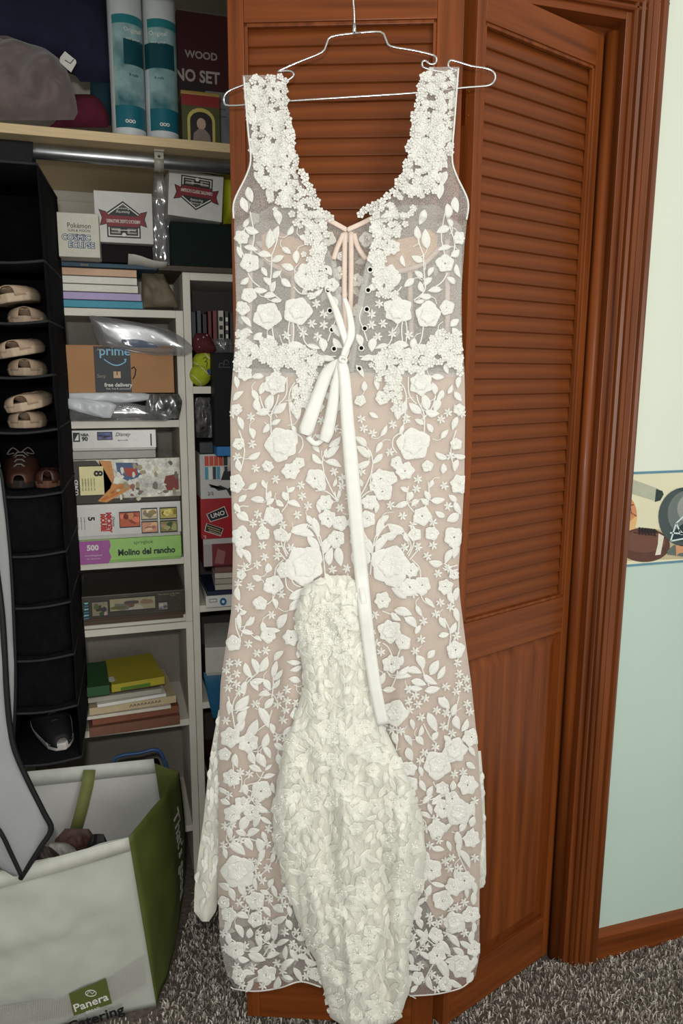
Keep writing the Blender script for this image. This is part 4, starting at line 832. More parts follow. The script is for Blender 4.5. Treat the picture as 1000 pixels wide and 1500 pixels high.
DS = item('puzzle_box', 'white puzzle box with a dark square picture on top of the stack', 'puzzle box', 105, 229, zz, 630, .565, .2, MATS['white_gloss_carton'], lid=col(196, 194, 188), rz=radians(-1.5))
DS.rect(.02, .45, .10, .90, INK); DS.poly([(.035, .52), (.085, .52), (.085, .85), (.06, .7)], WHT); DS.text('NBA', .155, .78, .009, INK, bold=.0004); DS.text('90', .155, .58, .0135, INK, bold=.0006)
picture(DS, .30, .52, .48, .92, (70, 76, 110), 8); DS.text('Disney', .60, .78, .0125, INK, shear=.3); DS.text('jigsaw puzzle', .6, .5, .0045, INK); DS.rect(.93, .2, .945, .8, INK)
DP_ = item('puzzle_box', 'dark painting puzzle box alone on its shelf', 'puzzle box', 120, 271, zA['s3']+.012, 869, .55, .24, mat('dark_carton', (62, 58, 48), .3, .2, 30, coat=.4), lid=col(70, 52, 38))
picture(DP_, .09, .18, .25, .78, (130, 120, 100), 11); picture(DP_, .26, .32, .71, .86, (150, 140, 110), 12); picture(DP_, .73, .24, .83, .58, (140, 140, 130), 13)
for k in range(6): DP_.poly([(.01+.005*k, .12+.12*k), (.06, .14+.12*k), (.065, .2+.12*k), (.02, .2+.12*k)], col(110, 170, 180) if k % 2 else col(60, 110, 130), 'picture_print')
DP_.text('The painter collection', .84, .90, .006, col(150, 140, 110)); DP_.text('Puzzle', .88, .82, .005, col(150, 140, 110))
tag(bx('flat_game_board', col(78, 62, 44, .6), None, xat(121, 900, .56), xat(268, 900, .56), .555, .80, zA['s3']+.0004, zA['s3']+.0115, .001), 'brown flat game board under the dark painting puzzle box', 'board')
# ---- lower unit: piled books
def bk(label, a, b_, y, h, Y, dep, c, rz=0, group='books piled on the lower shelf', **k):
    global zc
    o = book(label, xat(a, y, Y), xat(b_, y, Y), zc, zc+h, Y, dep, c, group, rz, **k); zc += h+.0006; return o
zc = zA['s4']+.0005
bk('thick reddish brown book at the bottom of the pile', 130, 264, 1060, .026, .55, .20, (122, 82, 64), radians(3), pages=(128, 96, 78))
bk('worn rust coloured book second from the bottom', 134, 262, 1035, .022, .56, .20, (132, 80, 58), radians(4), pages=(70, 78, 52))
bk('cream paperback with white page edges lying on the rust book', 124, 250, 1022, .010, .545, .18, (214, 206, 190), radians(3))
o = bk('cream and brown decorated paperback in the middle of the pile', 129, 258, 1008, .021, .55, .19, (196, 176, 140), radians(5), pages=(226, 222, 210)); 
for k in range(9):
    b = MB(); x = -.01+.009*k; b.tube([(x, -.0012, .008), (x+.004, -.0012, .014), (x+.006, -.0012, .009)], .0010, 4); b.build('cover_print', INK, o)
bk('white paperback lying askew in the middle of the pile', 140, 243, 990, .010, .545, .17, (226, 224, 214), radians(7))
bk('grey paperback under the green books', 124, 236, 980, .014, .55, .17, (168, 164, 150), radians(4), pages=(190, 184, 168))
bk('dark brown notebook under the yellow book', 155, 232, 972, .008, .56, .17, (66, 44, 34), radians(4))
zk = zc
bk('green book with a brown cover at the left end of the pile', 122, 158, 960, .026, .53, .17, (44, 86, 50), radians(3), pages=(64, 128, 74)); zc = zk
o = bk('yellow and green book on top of the pile', 160, 240, 948, .022, .55, .18, (172, 158, 48), radians(8), pages=(96, 130, 40))
bx('price_label', WHT, o, -.075, -.055, .02, .05, .0222, .0226, 0); bx('green_cover_patch', col(84, 120, 40), o, -.045, .03, -.0006, 0, .001, .010, 0)
# bag with a blue handle on the bottom shelf
cp = empty('carry_case', (xat(200, 1215, .55), .55, zA['s5']+.0005), 'black carry case with a blue handle on the bottom shelf', 'case')
bx('case_body', BLACKF, cp, -.085, .075, 0, .2, 0, .13, .012)
b = MB(); hb = [P(x, y, .54)-cp.location for x, y in ((165, 1130), (168, 1112), (182, 1106), (205, 1103), (226, 1098), (236, 1104), (243, 1122), (244, 1135))]; b.tube(bez(hb), .0048, 8); b.build('handle', col(58, 92, 140, .4), cp, sm=True)
# ---- taller bookcase
zc = zB['s1']
def vb(label, a, b_, yt, c, lead=0):
    x0, x1 = xat(a, 470, .62), xat(b_, 470, .62); z0 = ZBK; o = empty('book', ((x0+x1)/2, .62, z0), label, 'book', 'books standing in the taller bookcase'); h = zat(a, yt, .62)-z0; w = (x1-x0)/2-.0004
    b = MB(); b.box(-w, -w+.001, 0, .13, 0, h); b.box(w-.001, w, 0, .13, 0, h); b.box(-w, w, 0, .0012, 0, h); b.build('cover', col(*c, .5), o); bx('pages', col(200, 192, 176, .8), o, -w+.0012, w-.0012, .002, .127, .002, h-.002, 0); return o, w, h
ZBK = zat(300, 505, .62)
tag(bx('storage_bin', col(44, 36, 36, .4), None, xat(287, 480, .62), .58, .60, .82, zB['s1']+.082, ZBK-.0005, .003), 'dark bin under the row of upright books', 'bin')
for q in ((280, 287, 457, (40, 48, 58), 'dark blue'), (288, 295, 455, (62, 66, 70), 'grey'), (296, 303, 460, (28, 26, 26), 'black'), (304, 310, 456, (104, 22, 26), 'deep red'), (311, 318, 455, (112, 44, 36), 'brick red'), (319, 328, 455, (188, 184, 168), 'white'), (329, 335, 456, (60, 62, 58), 'charcoal'), (336, 343, 458, (40, 40, 44), 'slate')):
    o, w, h = vb(q[4]+' book standing upright in the taller bookcase', q[0], q[1], q[2], q[3])
    if q[4] in ('white', 'charcoal'):
        for k in range(3): bx('spine_print', INK if q[4] == 'white' else WHT, o, -w*.6, w*.6, -.0004, 0, h*(.2+.25*k), h*(.32+.25*k), 0)
rb_ = soft('spotted_pouch', 'dark red pouch with white dots in front of the upright books', 'pouch', [(488, 286, 305), (500, 281, 312), (512, 282, 318), (518, 288, 312)], .585, .02, mat('maroon_cloth', (82, 26, 32), .8, .2, 40))
for (x, y) in ((290, 497), (296, 502), (303, 491), (301, 504), (292, 508), (298, 494)):
    b = MB(); b.bead(P(x, y, .568)-rb_.location, .0022); b.build('white_dot', WHT, rb_)
soft('plastic_bag', 'smoky plastic bag drooping above the tennis balls', 'bag', [(496, 308, 338), (506, 304, 342), (514, 308, 342), (520, 316, 340)], .60, .02, PLAST, nz=.01, sc=50, amp2=.006)
TB = mat('tennis_felt', (172, 182, 40), .9, .15, 60, bump=.6, bscale=400)
for (x, y, r, lb) in ((299, 532, .030, 'yellow green tennis ball with a black printed mark, upper one'), (293, 553, .027, 'yellow green tennis ball partly under the upper ball')):
    c = P(x, y, .60 if r > .029 else .585); c.z = max(c.z, zB['s1']+r+.0005) if r < .029 else c.z
    o = empty('tennis_ball', c, lb, 'ball', 'tennis balls in the taller bookcase'); b = MB(); b.lathe([(r*sin(pi*k/14)+1e-5, -r*cos(pi*k/14)) for k in range(15)], n=28); b.build('felt_ball', TB, o, sm=True)
    b = MB(); sp = []
    for k in range(40):
        t = 2*pi*k/39; v = Vector((cos(t)+.45*cos(3*t), -(.9*sin(2*t)), sin(t)-.45*sin(3*t))).normalized(); sp.append(v*(r+.0001))
    b.tube(sp, .0009, 5); b.build('seam', WHT, o, sm=True)
    if r > .029:
        b = MB(); b.tube(bez([Vector((q[0], -sqrt(max(0, r*r-q[0]**2-q[1]**2))-.0004, q[1])) for q in ((-.006, .010), (0, .014), (.004, .008), (-.002, .003), (.004, .002), (.002, -.010))]), .0009, 5); b.build('printed_mark', INK, o)
b = MB(); q = [P(x, y, .565) for x, y in ((292, 548), (315, 536), (318, 542), (296, 556))]; b.prism(q, (0, .004, 0)); tag(b.build('fabric_strap', col(44, 62, 98, .7), None, bevel=.001), 'navy blue strap across the tennis balls', 'strap')
BT = item('tall_box', 'tall black carton with a grey round emblem', 'box', 313, 346, zat(325, 655, .51), 518, .51, .065, mat('black_carton', (11, 12, 15), .6, .1, 30, spec=.2))
for q in (-.13, .13):
    b = MB(); b.tube([Vector(((.45+q*.8-.5)*BT.w+.0055*cos(t), -.0008, (.885+q*.12)*BT.h+.0055*sin(t))) for t in [2*pi*k/14 for k in range(15)]], .0009, 4); b.build('emblem_print', col(70, 74, 80), BT.o)
BT.rect(.2, .845, .72, .852, col(70, 74, 80))
zt2 = zat(325, 655, .57)
# everything below stands on the shelf at s2
zc = zB['s2']+.0005
WB = item('shallow_box', 'white shallow box with a blue mark at the bottom of the game pile', 'box', 302, 352, zc, 872, .555, .20, WHT, rz=radians(-2)); WB.rect(.10, .45, .32, .75, col(60, 84, 110)); WB.rect(.115, .5, .305, .70, WHT); WB.poly([(.50+.1*cos(t), .45+.34*sin(t)) for t in [2*pi*k/16 for k in range(16)]], col(30, 96, 150)); WB.poly([(.50+.04*cos(t), .45+.14*sin(t)) for t in [2*pi*k/12 for k in range(12)]], WHT)
zc += WB.h+.0005
o = book('navy blue book on the white shallow box', xat(303, 866, .56), xat(352, 866, .56), zc, zc+.012, .56, .17, (24, 36, 62), None); zc += .0125
for i, (c, lb) in enumerate((((176, 168, 154), 'grey paperback lowest in the games pile'), ((160, 150, 138), 'taupe paperback in the games pile'), ((186, 176, 160), 'pale paperback in the games pile'), ((110, 70, 62), 'maroon paperback topmost in the games pile'))):
    book(lb, xat(315, 850, .56), xat(352, 850, .56), zc, zc+.015, .56, .16, c, 'paperbacks in the games pile', rz=radians(-4)); zc += .0155
RB = item('game_box', 'dark red game box with a white lid rim under the card game box', 'game box', 298, 350, zc, 788, .575, .17, col(110, 34, 40, .5)); RB.rect(0, .80, 1, .99, col(178, 172, 168), 'lid_rim'); RB.rect(0, 0, .24, .80, col(160, 150, 148), 'white_end_print'); RB.poly([(.30, .10), (.55, .05), (.62, .5), (.4, .62)], col(140, 90, 90))
zc += RB.h+.0005
UN = item('game_box', 'bright red card game box with two black cards printed on it', 'game box', 294, 350, zc, 730, .57, .18, col(156, 22, 28, .4))
UN.poly([(.14, .62), (.62, .80), (.72, .54), (.24, .42)], WHT, 'card_print'); UN.poly([(.16, .615), (.61, .78), (.70, .55), (.25, .44)], BLK, 'card_print'); UN.text('UNO', .44, .60, .016, WHT, rot=radians(-14)+.5, bold=.0004)
UN.poly([(.14, .40), (.58, .24), (.50, .05), (.08, .20)], WHT, 'card_print'); UN.poly([(.155, .39), (.565, .235), (.49, .07), (.10, .21)], BLK, 'card_print')
for k in range(3): UN.poly([(.16+.02*k, .34-.06*k), (.50+.01*k, .215-.06*k), (.495+.01*k, .195-.06*k), (.155+.02*k, .32-.06*k)], col(170, 150, 110), 'card_print')
UN.text("'S", .09, .05, .011, WHT)
zc += UN.h+.0005
MG = item('manga_box', 'white boxed set with orange and blue spines and a black ink drawing', 'box', 293, 350, zc, 665, .565, .15, col(188, 186, 182, .45))
for k in range(5): MG.rect(.12+.12*k, .74, .225+.12*k, .96, col(190, 70, 40) if k < 4 else col(40, 36, 34), 'spine_print')
for k in range(6): MG.rect(.12+.10*k, .44, .20+.10*k, .72, (col(70, 140, 170), WHT, col(40, 50, 60))[k % 3], 'spine_print')
MG.poly([(.52, .42), (.60, .62), (.70, .60), (.86, .66), (.98, .60), (.98, .40)], BLK, 'ink_drawing'); MG.poly([(.20, .34), (.26, .26), (.50, .30), (.70, .22), (.98, .34), (.98, .10), (.75, .05), (.66, .20), (.45, .18)], BLK, 'ink_drawing'); MG.poly([(.70, .62), (.78, .80), (.88, .72), (.86, .60)], col(180, 160, 150), 'ink_drawing')
MG.text('2/2', .25, .12, .012, INK)
zc += MG.h+.0005
BB = item('blue_box', 'small bright blue box standing on the boxed set', 'box', 318, 350, zc, 654, .51, .12, col(30, 112, 168, .5))
zb3 = zc
tag(bx('box_stack_base', col(34, 34, 38, .4), None, xat(292, 650, .57), xat(313, 650, .57)-.001, .57, .75, zb3, zb3+.030, .002), 'small charcoal box left of the blue box', 'box')
soft('plastic_packet', 'dark goods in shiny clear packets under the tennis ball shelf', 'packet', [(582, 286, 308), (600, 285, 312), (620, 286, 312), (641, 288, 312)], .60, .02, mat('dark_foil', (44, 42, 42), .2, .8, 50, rgb2=(120, 118, 116), coat=.5), nz=.012, sc=50, amp2=.01)
# re-seat the tall carton on the blue box
BT.o.location.z = zb3+BB.h+.0005
# lower part of the tall bookcase
LW = item('lidded_box', 'white lidded box with a faint scribble, lower right shelf', 'box', 301, 345, zB['s3']+.085, 948, .55, .2, col(190, 186, 178, .5), rz=radians(-6), lid=col(170, 166, 158))
tag(soft('blue_folder', 'teal blue plastic folder leaning under the white lidded box', 'folder', [(985, 298, 340), (1000, 300, 340), (1030, 306, 340), (1052, 312, 336)], .56, .01, col(36, 92, 124, .3), nz=.002), kind=None)
tag(bx('document_case', col(60, 56, 52, .5), None, xat(305, 1010, .6), .5, .60, .80, zB['s3']+.0005, zB['s3']+.084, .003), 'dark case under the white lidded box', 'case')
zc = zB['s4']+.0005
for i, (c, lb) in enumerate((((90, 62, 48), 'brown box file low in the taller bookcase'), ((150, 140, 120), 'tan folder low in the taller bookcase'), ((64, 22, 24), 'dark red box file low in the taller bookcase'))):
    tag(bx('box_file', col(*c, .6), None, xat(304+3*i, 1100, .60), .50, .60-.005*i, .82, zc, zc+.055, .002), lb, 'box file'); zc += .0555

# ---- top shelf
zt = zs1+.0005
def cyl(label, px0, px1, top, Y, seed):
    x0, x1 = xat(px0, 150, Y), xat(px1, 150, Y); r = (x1-x0)/2; o = empty('wrapped_roll', ((x0+x1)/2, Y+r, zt), label, 'paper roll', 'two tall wrapped rolls on the top shelf')
    b = MB(); b.lathe([(0, 0), (r-.006, 0), (r-.001, .005), (r, .012), (r, top-.012), (r-.004, top-.002), (0, top)], n=40); b.build('roll', mat('roll_white', (196, 200, 200), .4, .06, 20, bump=.3, bscale=40), o, sm=True)
    def pt(a0, a1, z0, z1, m, k, n='print_band'):
        q = MB(); q.grid([[Vector(((r+.0003*k)*sin(radians(a)), -(r+.0003*k)*cos(radians(a)), z)) for z in (z0, z1)] for a in [a0+(a1-a0)*i/16 for i in range(17)]]); q.build(n, m, o, sm=True)
    tl_ = mat('printed_teal_wash', (60, 128, 138), .35, .5, 16, rgb2=(170, 200, 198), coat=.3); pt(-50, 72, .030, .245, tl_, 1); pt(-50, 72, .030, .075, col(26, 96, 110, .35), 2); pt(-50, 72, .235, .252, col(40, 118, 124, .35), 2)
    pt(*((-10, 70) if seed == 1 else (-70, 50)), .155, .205, col(18, 66, 74, .3), 3)
    for t_, z, s, m in (('Original', .222, .012, WHT), ('thick quilted', .205, .006, WHT), ('8 rolls', .135, .008, col(20, 60, 66))):
        a = radians(20 if seed == 1 else -10); M = Matrix.Translation((0, 0, z)) @ Matrix.Rotation(a, 4, 'Z') @ Matrix.Translation((0, -r-.0012, 0)) @ FRONT; text(t_, s, m, o, M)
    for k in range(3):
        a = radians((-8+11*k) + (0)); M = Matrix.Translation((0, 0, .042)) @ Matrix.Rotation(a, 4, 'Z') @ Matrix.Translation((0, -r-.0013, 0)) @ FRONT; text('O', .009, WHT, o, M, bold=.0004)
    return o
cyl('tall white and teal wrapped roll, left of the pair', 163, 214, .37, .46, 1); cyl('tall white and teal wrapped roll, right of the pair', 214.5, 263, .375, .46, 2)
WD_ = item('game_box', 'dark red wooden game set box standing at the back of the top shelf', 'game box', 259, 345, zt, 20, .60, .08, col(58, 12, 18, .5))
WD_.rect(0, 0, .55, .55, col(34, 26, 24), 'picture_print'); WD_.text('WOOD', .40, .725, .022, col(150, 140, 132), bold=.0006); WD_.text('DOMINO SET', .03, .585, .036, col(166, 156, 148), bold=.001, sx=.85)
WD_.poly([(.45, .50), (.97, .50), (.97, .12), (.55, .12), (.54, .25), (.44, .30)], col(120, 120, 122), 'note_print'); 
for k in range(3): WD_.text('28 pieces', .72, .44-.05*k, .006, INK)
TN = item('tin_box', 'small red and green tin with a painted portrait in front of the game set', 'tin', 266, 322, zt, 140, .47, .06, col(74, 74, 44, .35), part='tin_body')
TN.rect(.0, .80, 1, 1.0, col(120, 26, 24), 'red_border'); TN.poly([(.14, .05)]+[(.5+.36*cos(t), .55+.22*sin(t)) for t in [pi*k/10 for k in range(10, -1, -1)]]+[(.86, .05)], col(176, 160, 84), 'arch_print'); TN.poly([(.21, .07)]+[(.5+.29*cos(t), .53+.17*sin(t)) for t in [pi*k/10 for k in range(10, -1, -1)]]+[(.79, .07)], col(30, 22, 24), 'arch_print')
TN.poly([(.5+.12*cos(t), .48+.11*sin(t)) for t in [2*pi*k/12 for k in range(12)]], col(168, 140, 122), 'portrait_print'); TN.poly([(.26, .07), (.3, .3), (.42, .38), (.6, .38), (.72, .28), (.76, .07)], col(120, 104, 96), 'portrait_print')
b = MB(); b.box(-TN.w/2-.001, TN.w/2+.001, -.001, .061, TN.h, TN.h+.008); b.build('tin_lid', col(150, 120, 60, .3), TN.o, bevel=.002)
soft('folded_jacket', 'taupe fleece jacket folded on the top shelf', 'garment', [(52, -40, 10), (62, -40, 34), (75, -40, 70), (95, -40, 96), (120, -40, 104), (150, -40, 112), (166, -40, 114), (176, -40, 108)], .50, .07, mat('taupe_fleece', (112, 98, 96), .95, .12, 40, bump=.6, bscale=300, sheen=.3), nz=.016, sc=16, amp2=.018, back=.06, nc=30, sub=3)
soft('sweater', 'navy blue sweater heaped above the taupe jacket', 'garment', [(-80, -40, 150), (-20, -40, 156), (20, -40, 160), (50, -40, 165), (75, 20, 168), (95, 80, 172), (110, 110, 178), (120, 118, 178)], .56, .06, mat('navy_knit', (26, 28, 50), .95, .15, 40, bump=.5, bscale=400), nz=.010, sc=12, amp2=.006, back=.06, nc=30)
soft('knit_scarf', 'maroon knitted scarf between the jacket and the wrapped roll', 'garment', [(138, 110, 135), (150, 100, 150), (165, 90, 158), (180, 80, 160), (187, 70, 158)], .535, .03, mat('maroon_knit', (84, 20, 40), .95, .15, 60, bump=.6, bscale=400), nz=.006, sc=25, back=.04)
soft('teal_cloth', 'dark teal cloth behind the maroon scarf', 'garment', [(118, 132, 164), (140, 132, 164), (184, 130, 163)], .57, .02, mat('dark_teal_cloth', (20, 50, 62), .9, .15, 40), nz=.005, sc=20, back=.03)
tg = empty('clothing_tag', P(98, 90, .47), 'white cardboard tag with a black tick pinned to the navy sweater', 'tag')
b = MB(); q = [P(x, y, .47)-tg.location for x, y in ((95, 75), (111, 88), (112, 92), (104, 106), (87, 91), (88, 84))]; b.prism(q, (0, .001, 0)); b.build('card', WHT, tg)
b = MB(); b.tube([P(x, y, .4685)-tg.location for x, y in ((95, 88), (103, 93), (108, 87))], .0008, 5); b.build('printed_tick', BLK, tg)

# ---- hanging shoe organiser
og = empty('shoe_organiser', (-.17, .27, .50), 'black fabric hanging shoe organiser with open shelves', 'organiser'); ol = og.location.copy()
fx = lambda z: -.106+.014*(1.73-z)/1.2; bxr = lambda z: -.088+.004*(1.73-z)/1.2; lx = lambda z: -.262+.030*(1.73-z)/1.2
YO0, YO1 = .27, .56
ztop = P(76, 281, .5).z; zbot = P(120, 1108, .27).z
zsl = [P(66, y, .27).z for y in (382, 470, 549, 629, 722)]+[P(85, y, .27).z for y in (808, 883, 960, 1036)]+[zbot]
def zr_(a, b_, n): return [a+(b_-a)*k/n for k in range(n+1)]
def wob(z, y): return .003*noise.noise(Vector((z*9, y*7, 2)))
b = MB(); b.grid([[Vector((fx(z)+(bxr(z)-fx(z))*t+wob(z, t), YO0+(YO1-YO0)*t, z))-ol for t in (0, .25, .5, .75, 1)] for z in zr_(ztop, zbot, 60)]); b.build('side_panel', BLACKF, og, sm=True, solid=.002)
b = MB(); b.grid([[Vector((lx(z)+wob(z, t), YO0+(YO1-YO0)*t, z))-ol for t in (0, .5, 1)] for z in zr_(ztop, zbot, 60)]); b.build('side_panel', BLACKF, og, sm=True, solid=.002)
b = MB(); b.grid([[Vector((lx(z)+(bxr(z)-lx(z))*t, YO1, z))-ol for t in (0, .5, 1)] for z in zr_(ztop, zbot, 30)]); b.build('back_panel', BLACKF, og, sm=True, solid=.002)
EDG = mat('black_binding', (34, 34, 38), .8, .2, 60)
for i, z in enumerate([ztop]+zsl):
    b = MB(); sg = 0 if i == 0 else .007
    b.grid([[Vector((lx(z)+((fx(z) if k < .01 else fx(z)+(bxr(z)-fx(z))*k)-lx(z))*t, YO0+(YO1-YO0)*k, z-sg*sin(pi*t)*(1-.3*k)))-ol for t in zr_(0, 1, 10)] for k in (0, .5, 1)]); s_ = b.build('shelf', BLACKF, og, sm=True, solid=.0035)
    b = MB(); b.tube([Vector((lx(z)+(fx(z)-lx(z))*t, YO0-.001, z-sg*sin(pi*t)))-ol for t in zr_(0, 1, 10)], .0028, 6); b.tube([Vector((fx(z)+(bxr(z)-fx(z))*t, YO0+(YO1-YO0)*t, z))-ol for t in zr_(0, 1, 4)], .0022, 6); b.build('piping', EDG, s_, sm=True)
b = MB(); xr_ = P(51, 240, .44).x
b.grid([[Vector((x, YO0+.03+(.43-YO0-.03)*t**.6, ztop+(zr+.012-ztop)*t))-ol for x in zr_(-.26, xr_, 6)] for t in zr_(0, 1, 8)]); b.grid([[Vector((x, YO1-.03-(YO1-.03-.47)*t**.6, ztop+(zr+.012-ztop)*t))-ol for x in zr_(-.26, xr_, 6)] for t in zr_(0, 1, 8)])
b.build('hanging_flap', mat('black_flap', (30, 32, 38), .9, .2, 40), og, sm=True, solid=.002)
# lower pockets hold folded black cloth that fills them
def shoe(label, loc, rz, s, mu, ms, ml=None, tilt=0, roll=0, group=None, L=.24, high=.055, zs=1.):
    o = empty('shoe', loc, label, 'shoe', group); o.rotation_euler = (roll, tilt, rz); o.scale = (s, s, s*zs)
    hw = lambda t: (.034+.012*sin(pi*min(1, t*1.1))**1.2 + .004*sin(2*pi*t)) * (min(1, (t/.10))**.5 if t < .10 else (max(.02, (1-t)/.16)**.5 if t > .84 else 1))
    N = 18; M_ = 18
    # sole: slightly rockered slab
    b = MB(); top = []; bot = []
    ring = [(t/N, 1) for t in range(N+1)]+[(1-t/N, -1) for t in range(1, N)]
    th = .022
    tp = [Vector(((t-.5)*L, k*hw(t)*1.05, th+.006*(t-.5)**2*4)) for t, k in ring]; bt = [Vector(((t-.5)*L*.97, k*hw(t)*.96, .006*max(0, t-.75)*4)) for t, k in ring]
    n = len(ring); b.add(tp+bt, [tuple(range(n)), tuple(range(2*n-1, n-1, -1))]+[(i, n+i, n+(i+1) % n, (i+1) % n) for i in range(n)]); b.build('sole', ms, o, bevel=.004)
    # upper: loft with an opening at the heel end
    hgt = lambda t: (high*(.95-.05*t) if t < .45 else high*(.93-.62*((t-.45)/.55)**1.1))
    rows = []
    for i in range(N+1):
        t = i/N; t2 = .02+.95*t; h = hgt(t2); w = hw(t2)*.98; row = []
        opn = max(0, 1-((t2-.31)/.19)**2)**.5 if abs(t2-.31) < .19 else 0
        for j in range(M_+1):
            a = pi*j/M_; ca = cos(a); sa = sin(a)
            lim = .62*opn
            y_ = w*abs(ca)**.75*(1 if ca >= 0 else -1); z_ = th*.8+h*sa**.7
            if abs(ca) < lim:   # inside the opening the surface dives into the shoe
                z_ = th*.8+h*(sqrt(1-lim*lim)**.7)-.03*opn*(1-abs(ca)/lim)
            row.append(Vector(((t2-.5)*L, y_, z_)))
        rows.append(row)
    b = MB(); b.grid(rows); b.build('upper', mu, o, sm=True, solid=.002)
    b = MB(); b.tube([Vector(((.31-.5+.185*cos(a))*L, .62*hw(.31)*sin(a), th*.8+hgt(.31)*.86)) for a in [2*pi*k/20 for k in range(21)]], .0028, 6); b.build('collar', mu, o, sm=True)
    if ml:
        b = MB()
        for k in range(4): x = (-.02+.028*k); b.tube([Vector((x, s2*.020*(1-.1*k), th+hgt(x/L+.5)*(.80 if abs(s2) == 1 else .98)+.002)) for s2 in (-1, -.4, .4, 1)], .0022, 5)
        for sg in (-1, 1): b.tube(bez([Vector((-.02, sg*.004, th+hgt(.42)+.002)), Vector((-.032, sg*.020, th+hgt(.40)+.012)), Vector((-.022, sg*.034, th+hgt(.40)-.004)), Vector((-.008, sg*.016, th+hgt(.45)))]), .0016, 5)
        b.build('laces', ml, o, sm=True)
    return o
BE = mat('beige_canvas', (170, 146, 122), .8, .1, 40, bump=.3, bscale=500); BE2 = mat('beige_rubber', (182, 160, 136), .6, .06, 20)
for i in range(3):
    z = zsl[i+1]-.004
    shoe(('beige slip-on shoe lying on the shelf, %s pair' % ['highest', 'middle', 'lowest'][i]), (P(34, (458, 540, 622)[i], .32).x, .44, z+.001), radians(90), .80, BE, BE2, group='beige shoes in the organiser', L=.25, high=.040, zs=.78)
    shoe(('beige slip-on shoe resting sole out on top of its mate, %s pair' % ['highest', 'middle', 'lowest'][i]), (P((24, 26, 32)[i], 430, .32).x, .40, z+.044), radians(84), .90, BE, BE2, group='beige shoes in the organiser', roll=radians(-10), tilt=radians(-3), L=.25, high=.034, zs=.72)
BR_ = mat('brown_leather', (74, 46, 36), .45, .2, 30); BR2 = mat('dark_rubber', (40, 34, 32), .7, .1, 30)
shoe('brown leather lace-up shoe with grey laces, in the fifth pocket', (-.188, .42, zsl[4]-.003), radians(-88), .80, BR_, BR2, col(110, 108, 104, .8), L=.24, high=.07)
shoe('brown leather lace-up shoe turned heel out, right in the fifth pocket', (-.131, .42, zsl[4]-.003), radians(90), .60, BR_, mat('tan_rubber', (110, 76, 58), .6, .1, 20), None, L=.24, high=.05)
shoe('black running shoe with a thick white sole in the bottom pocket', (-.155, .41, zsl[9]-.003), radians(-76), .88, mat('black_mesh', (24, 24, 28), .7, .2, 50), mat('white_rubber', (196, 190, 184), .6, .05, 20), BLK, roll=radians(8), L=.26, high=.07)
for i in (5, 6, 7, 8):
    zt_ = zsl[i-1]-.012; zb_ = zsl[i]-.006
    b = MB(); b.grid([[Vector((lx(z)+.006+(fx(z)-lx(z)-.012)*t, YO0+.035+.012*noise.noise(Vector((t*4, z*20, i)))-.012*sin(pi*t), z))-Vector((-.18, .30, zb_)) for t in zr_(0, 1, 10)] for z in zr_(zb_+.004, zt_, 10)]); o = b.build('folded_cloth', BLACKF, None, sm=True, solid=.01); o.location = (-.18, .30, zb_)
    tag(o, ['', '', '', '', '', 'folded black cloth in the sixth pocket from the top of the organiser', 'folded black cloth in the seventh pocket of the organiser', 'folded black cloth in the eighth pocket of the organiser', 'folded black cloth in the pocket just above the running shoe'][i], 'garment')

# ---- garment bag at the far left: pale fabric with black piping
gb = empty('garment_bag', P(10, 1285, .14), 'pale grey garment bag with black piping hanging at the far left', 'garment bag'); gl = gb.location.copy()
GBM = mat('pale_bag_fabric', (150, 151, 150), .75, .06, 10, bump=.2, bscale=200); PB = col(16, 16, 18, .6)
def panel(name, rows, Y, m, bul=.012):
    b = MB(); fr = []
    Ls = [(r[0], r[1]) for r in rows]; Rs = [(r[0], r[2]) for r in rows]
    for y in yr(rows[0][0], rows[-1][0], 8):
        l, r = lerp_tab(Ls, y), lerp_tab(Rs, y); fr.append([P(l+(r-l)*t, y, Y-bul*sin(pi*t)+.004*noise.noise(Vector((t*3, y*.02, 3))))-gl for t in zr_(0, 1, 8)])
    b.grid(fr); return b.build(name, m, gb, sm=True, solid=.002)
panel('back_panel', [(232, -70, -22), (300, -65, -14), (640, -60, -6), (700, -60, 3), (800, -60, 14), (900, -60, 20), (1000, -60, 23), (1080, -60, 20), (1110, -60, 16)], .20, GBM, .004)
panel('front_panel', [(236, -90, -24), (500, -90, -18), (800, -90, -8), (900, -90, 3), (1000, -90, 9), (1060, -90, 14), (1100, -90, 22), (1150, -90, 44), (1190, -90, 64), (1215, -85, 74), (1240, -40, 60), (1262, -14, 46), (1283, 20, 33)], .14, GBM)
b = MB(); b.tube(bez([P(x, y, .138)-gl for x, y in ((-10, 800), (3, 900), (9, 1000), (14, 1060), (22, 1100), (44, 1150), (64, 1190), (75, 1215), (60, 1240), (46, 1262), (30, 1287))]), .0055, 8); b.build('piping', PB, gb, sm=True)
b = MB(); b.tube(bez([P(x, y, .120)-gl for x, y in ((-25, 1190), (0, 1218), (16, 1250), (32, 1284))]), .0045, 8); b.build('piping', PB, gb, sm=True)
b = MB(); b.tube(bez([P(x, y, .198)-gl for x, y in ((-24, 232), (-16, 300), (-8, 640), (3, 700), (14, 800), (20, 900), (23, 1000), (20, 1080), (16, 1110))]), .003, 8); b.build('piping', PB, gb, sm=True)

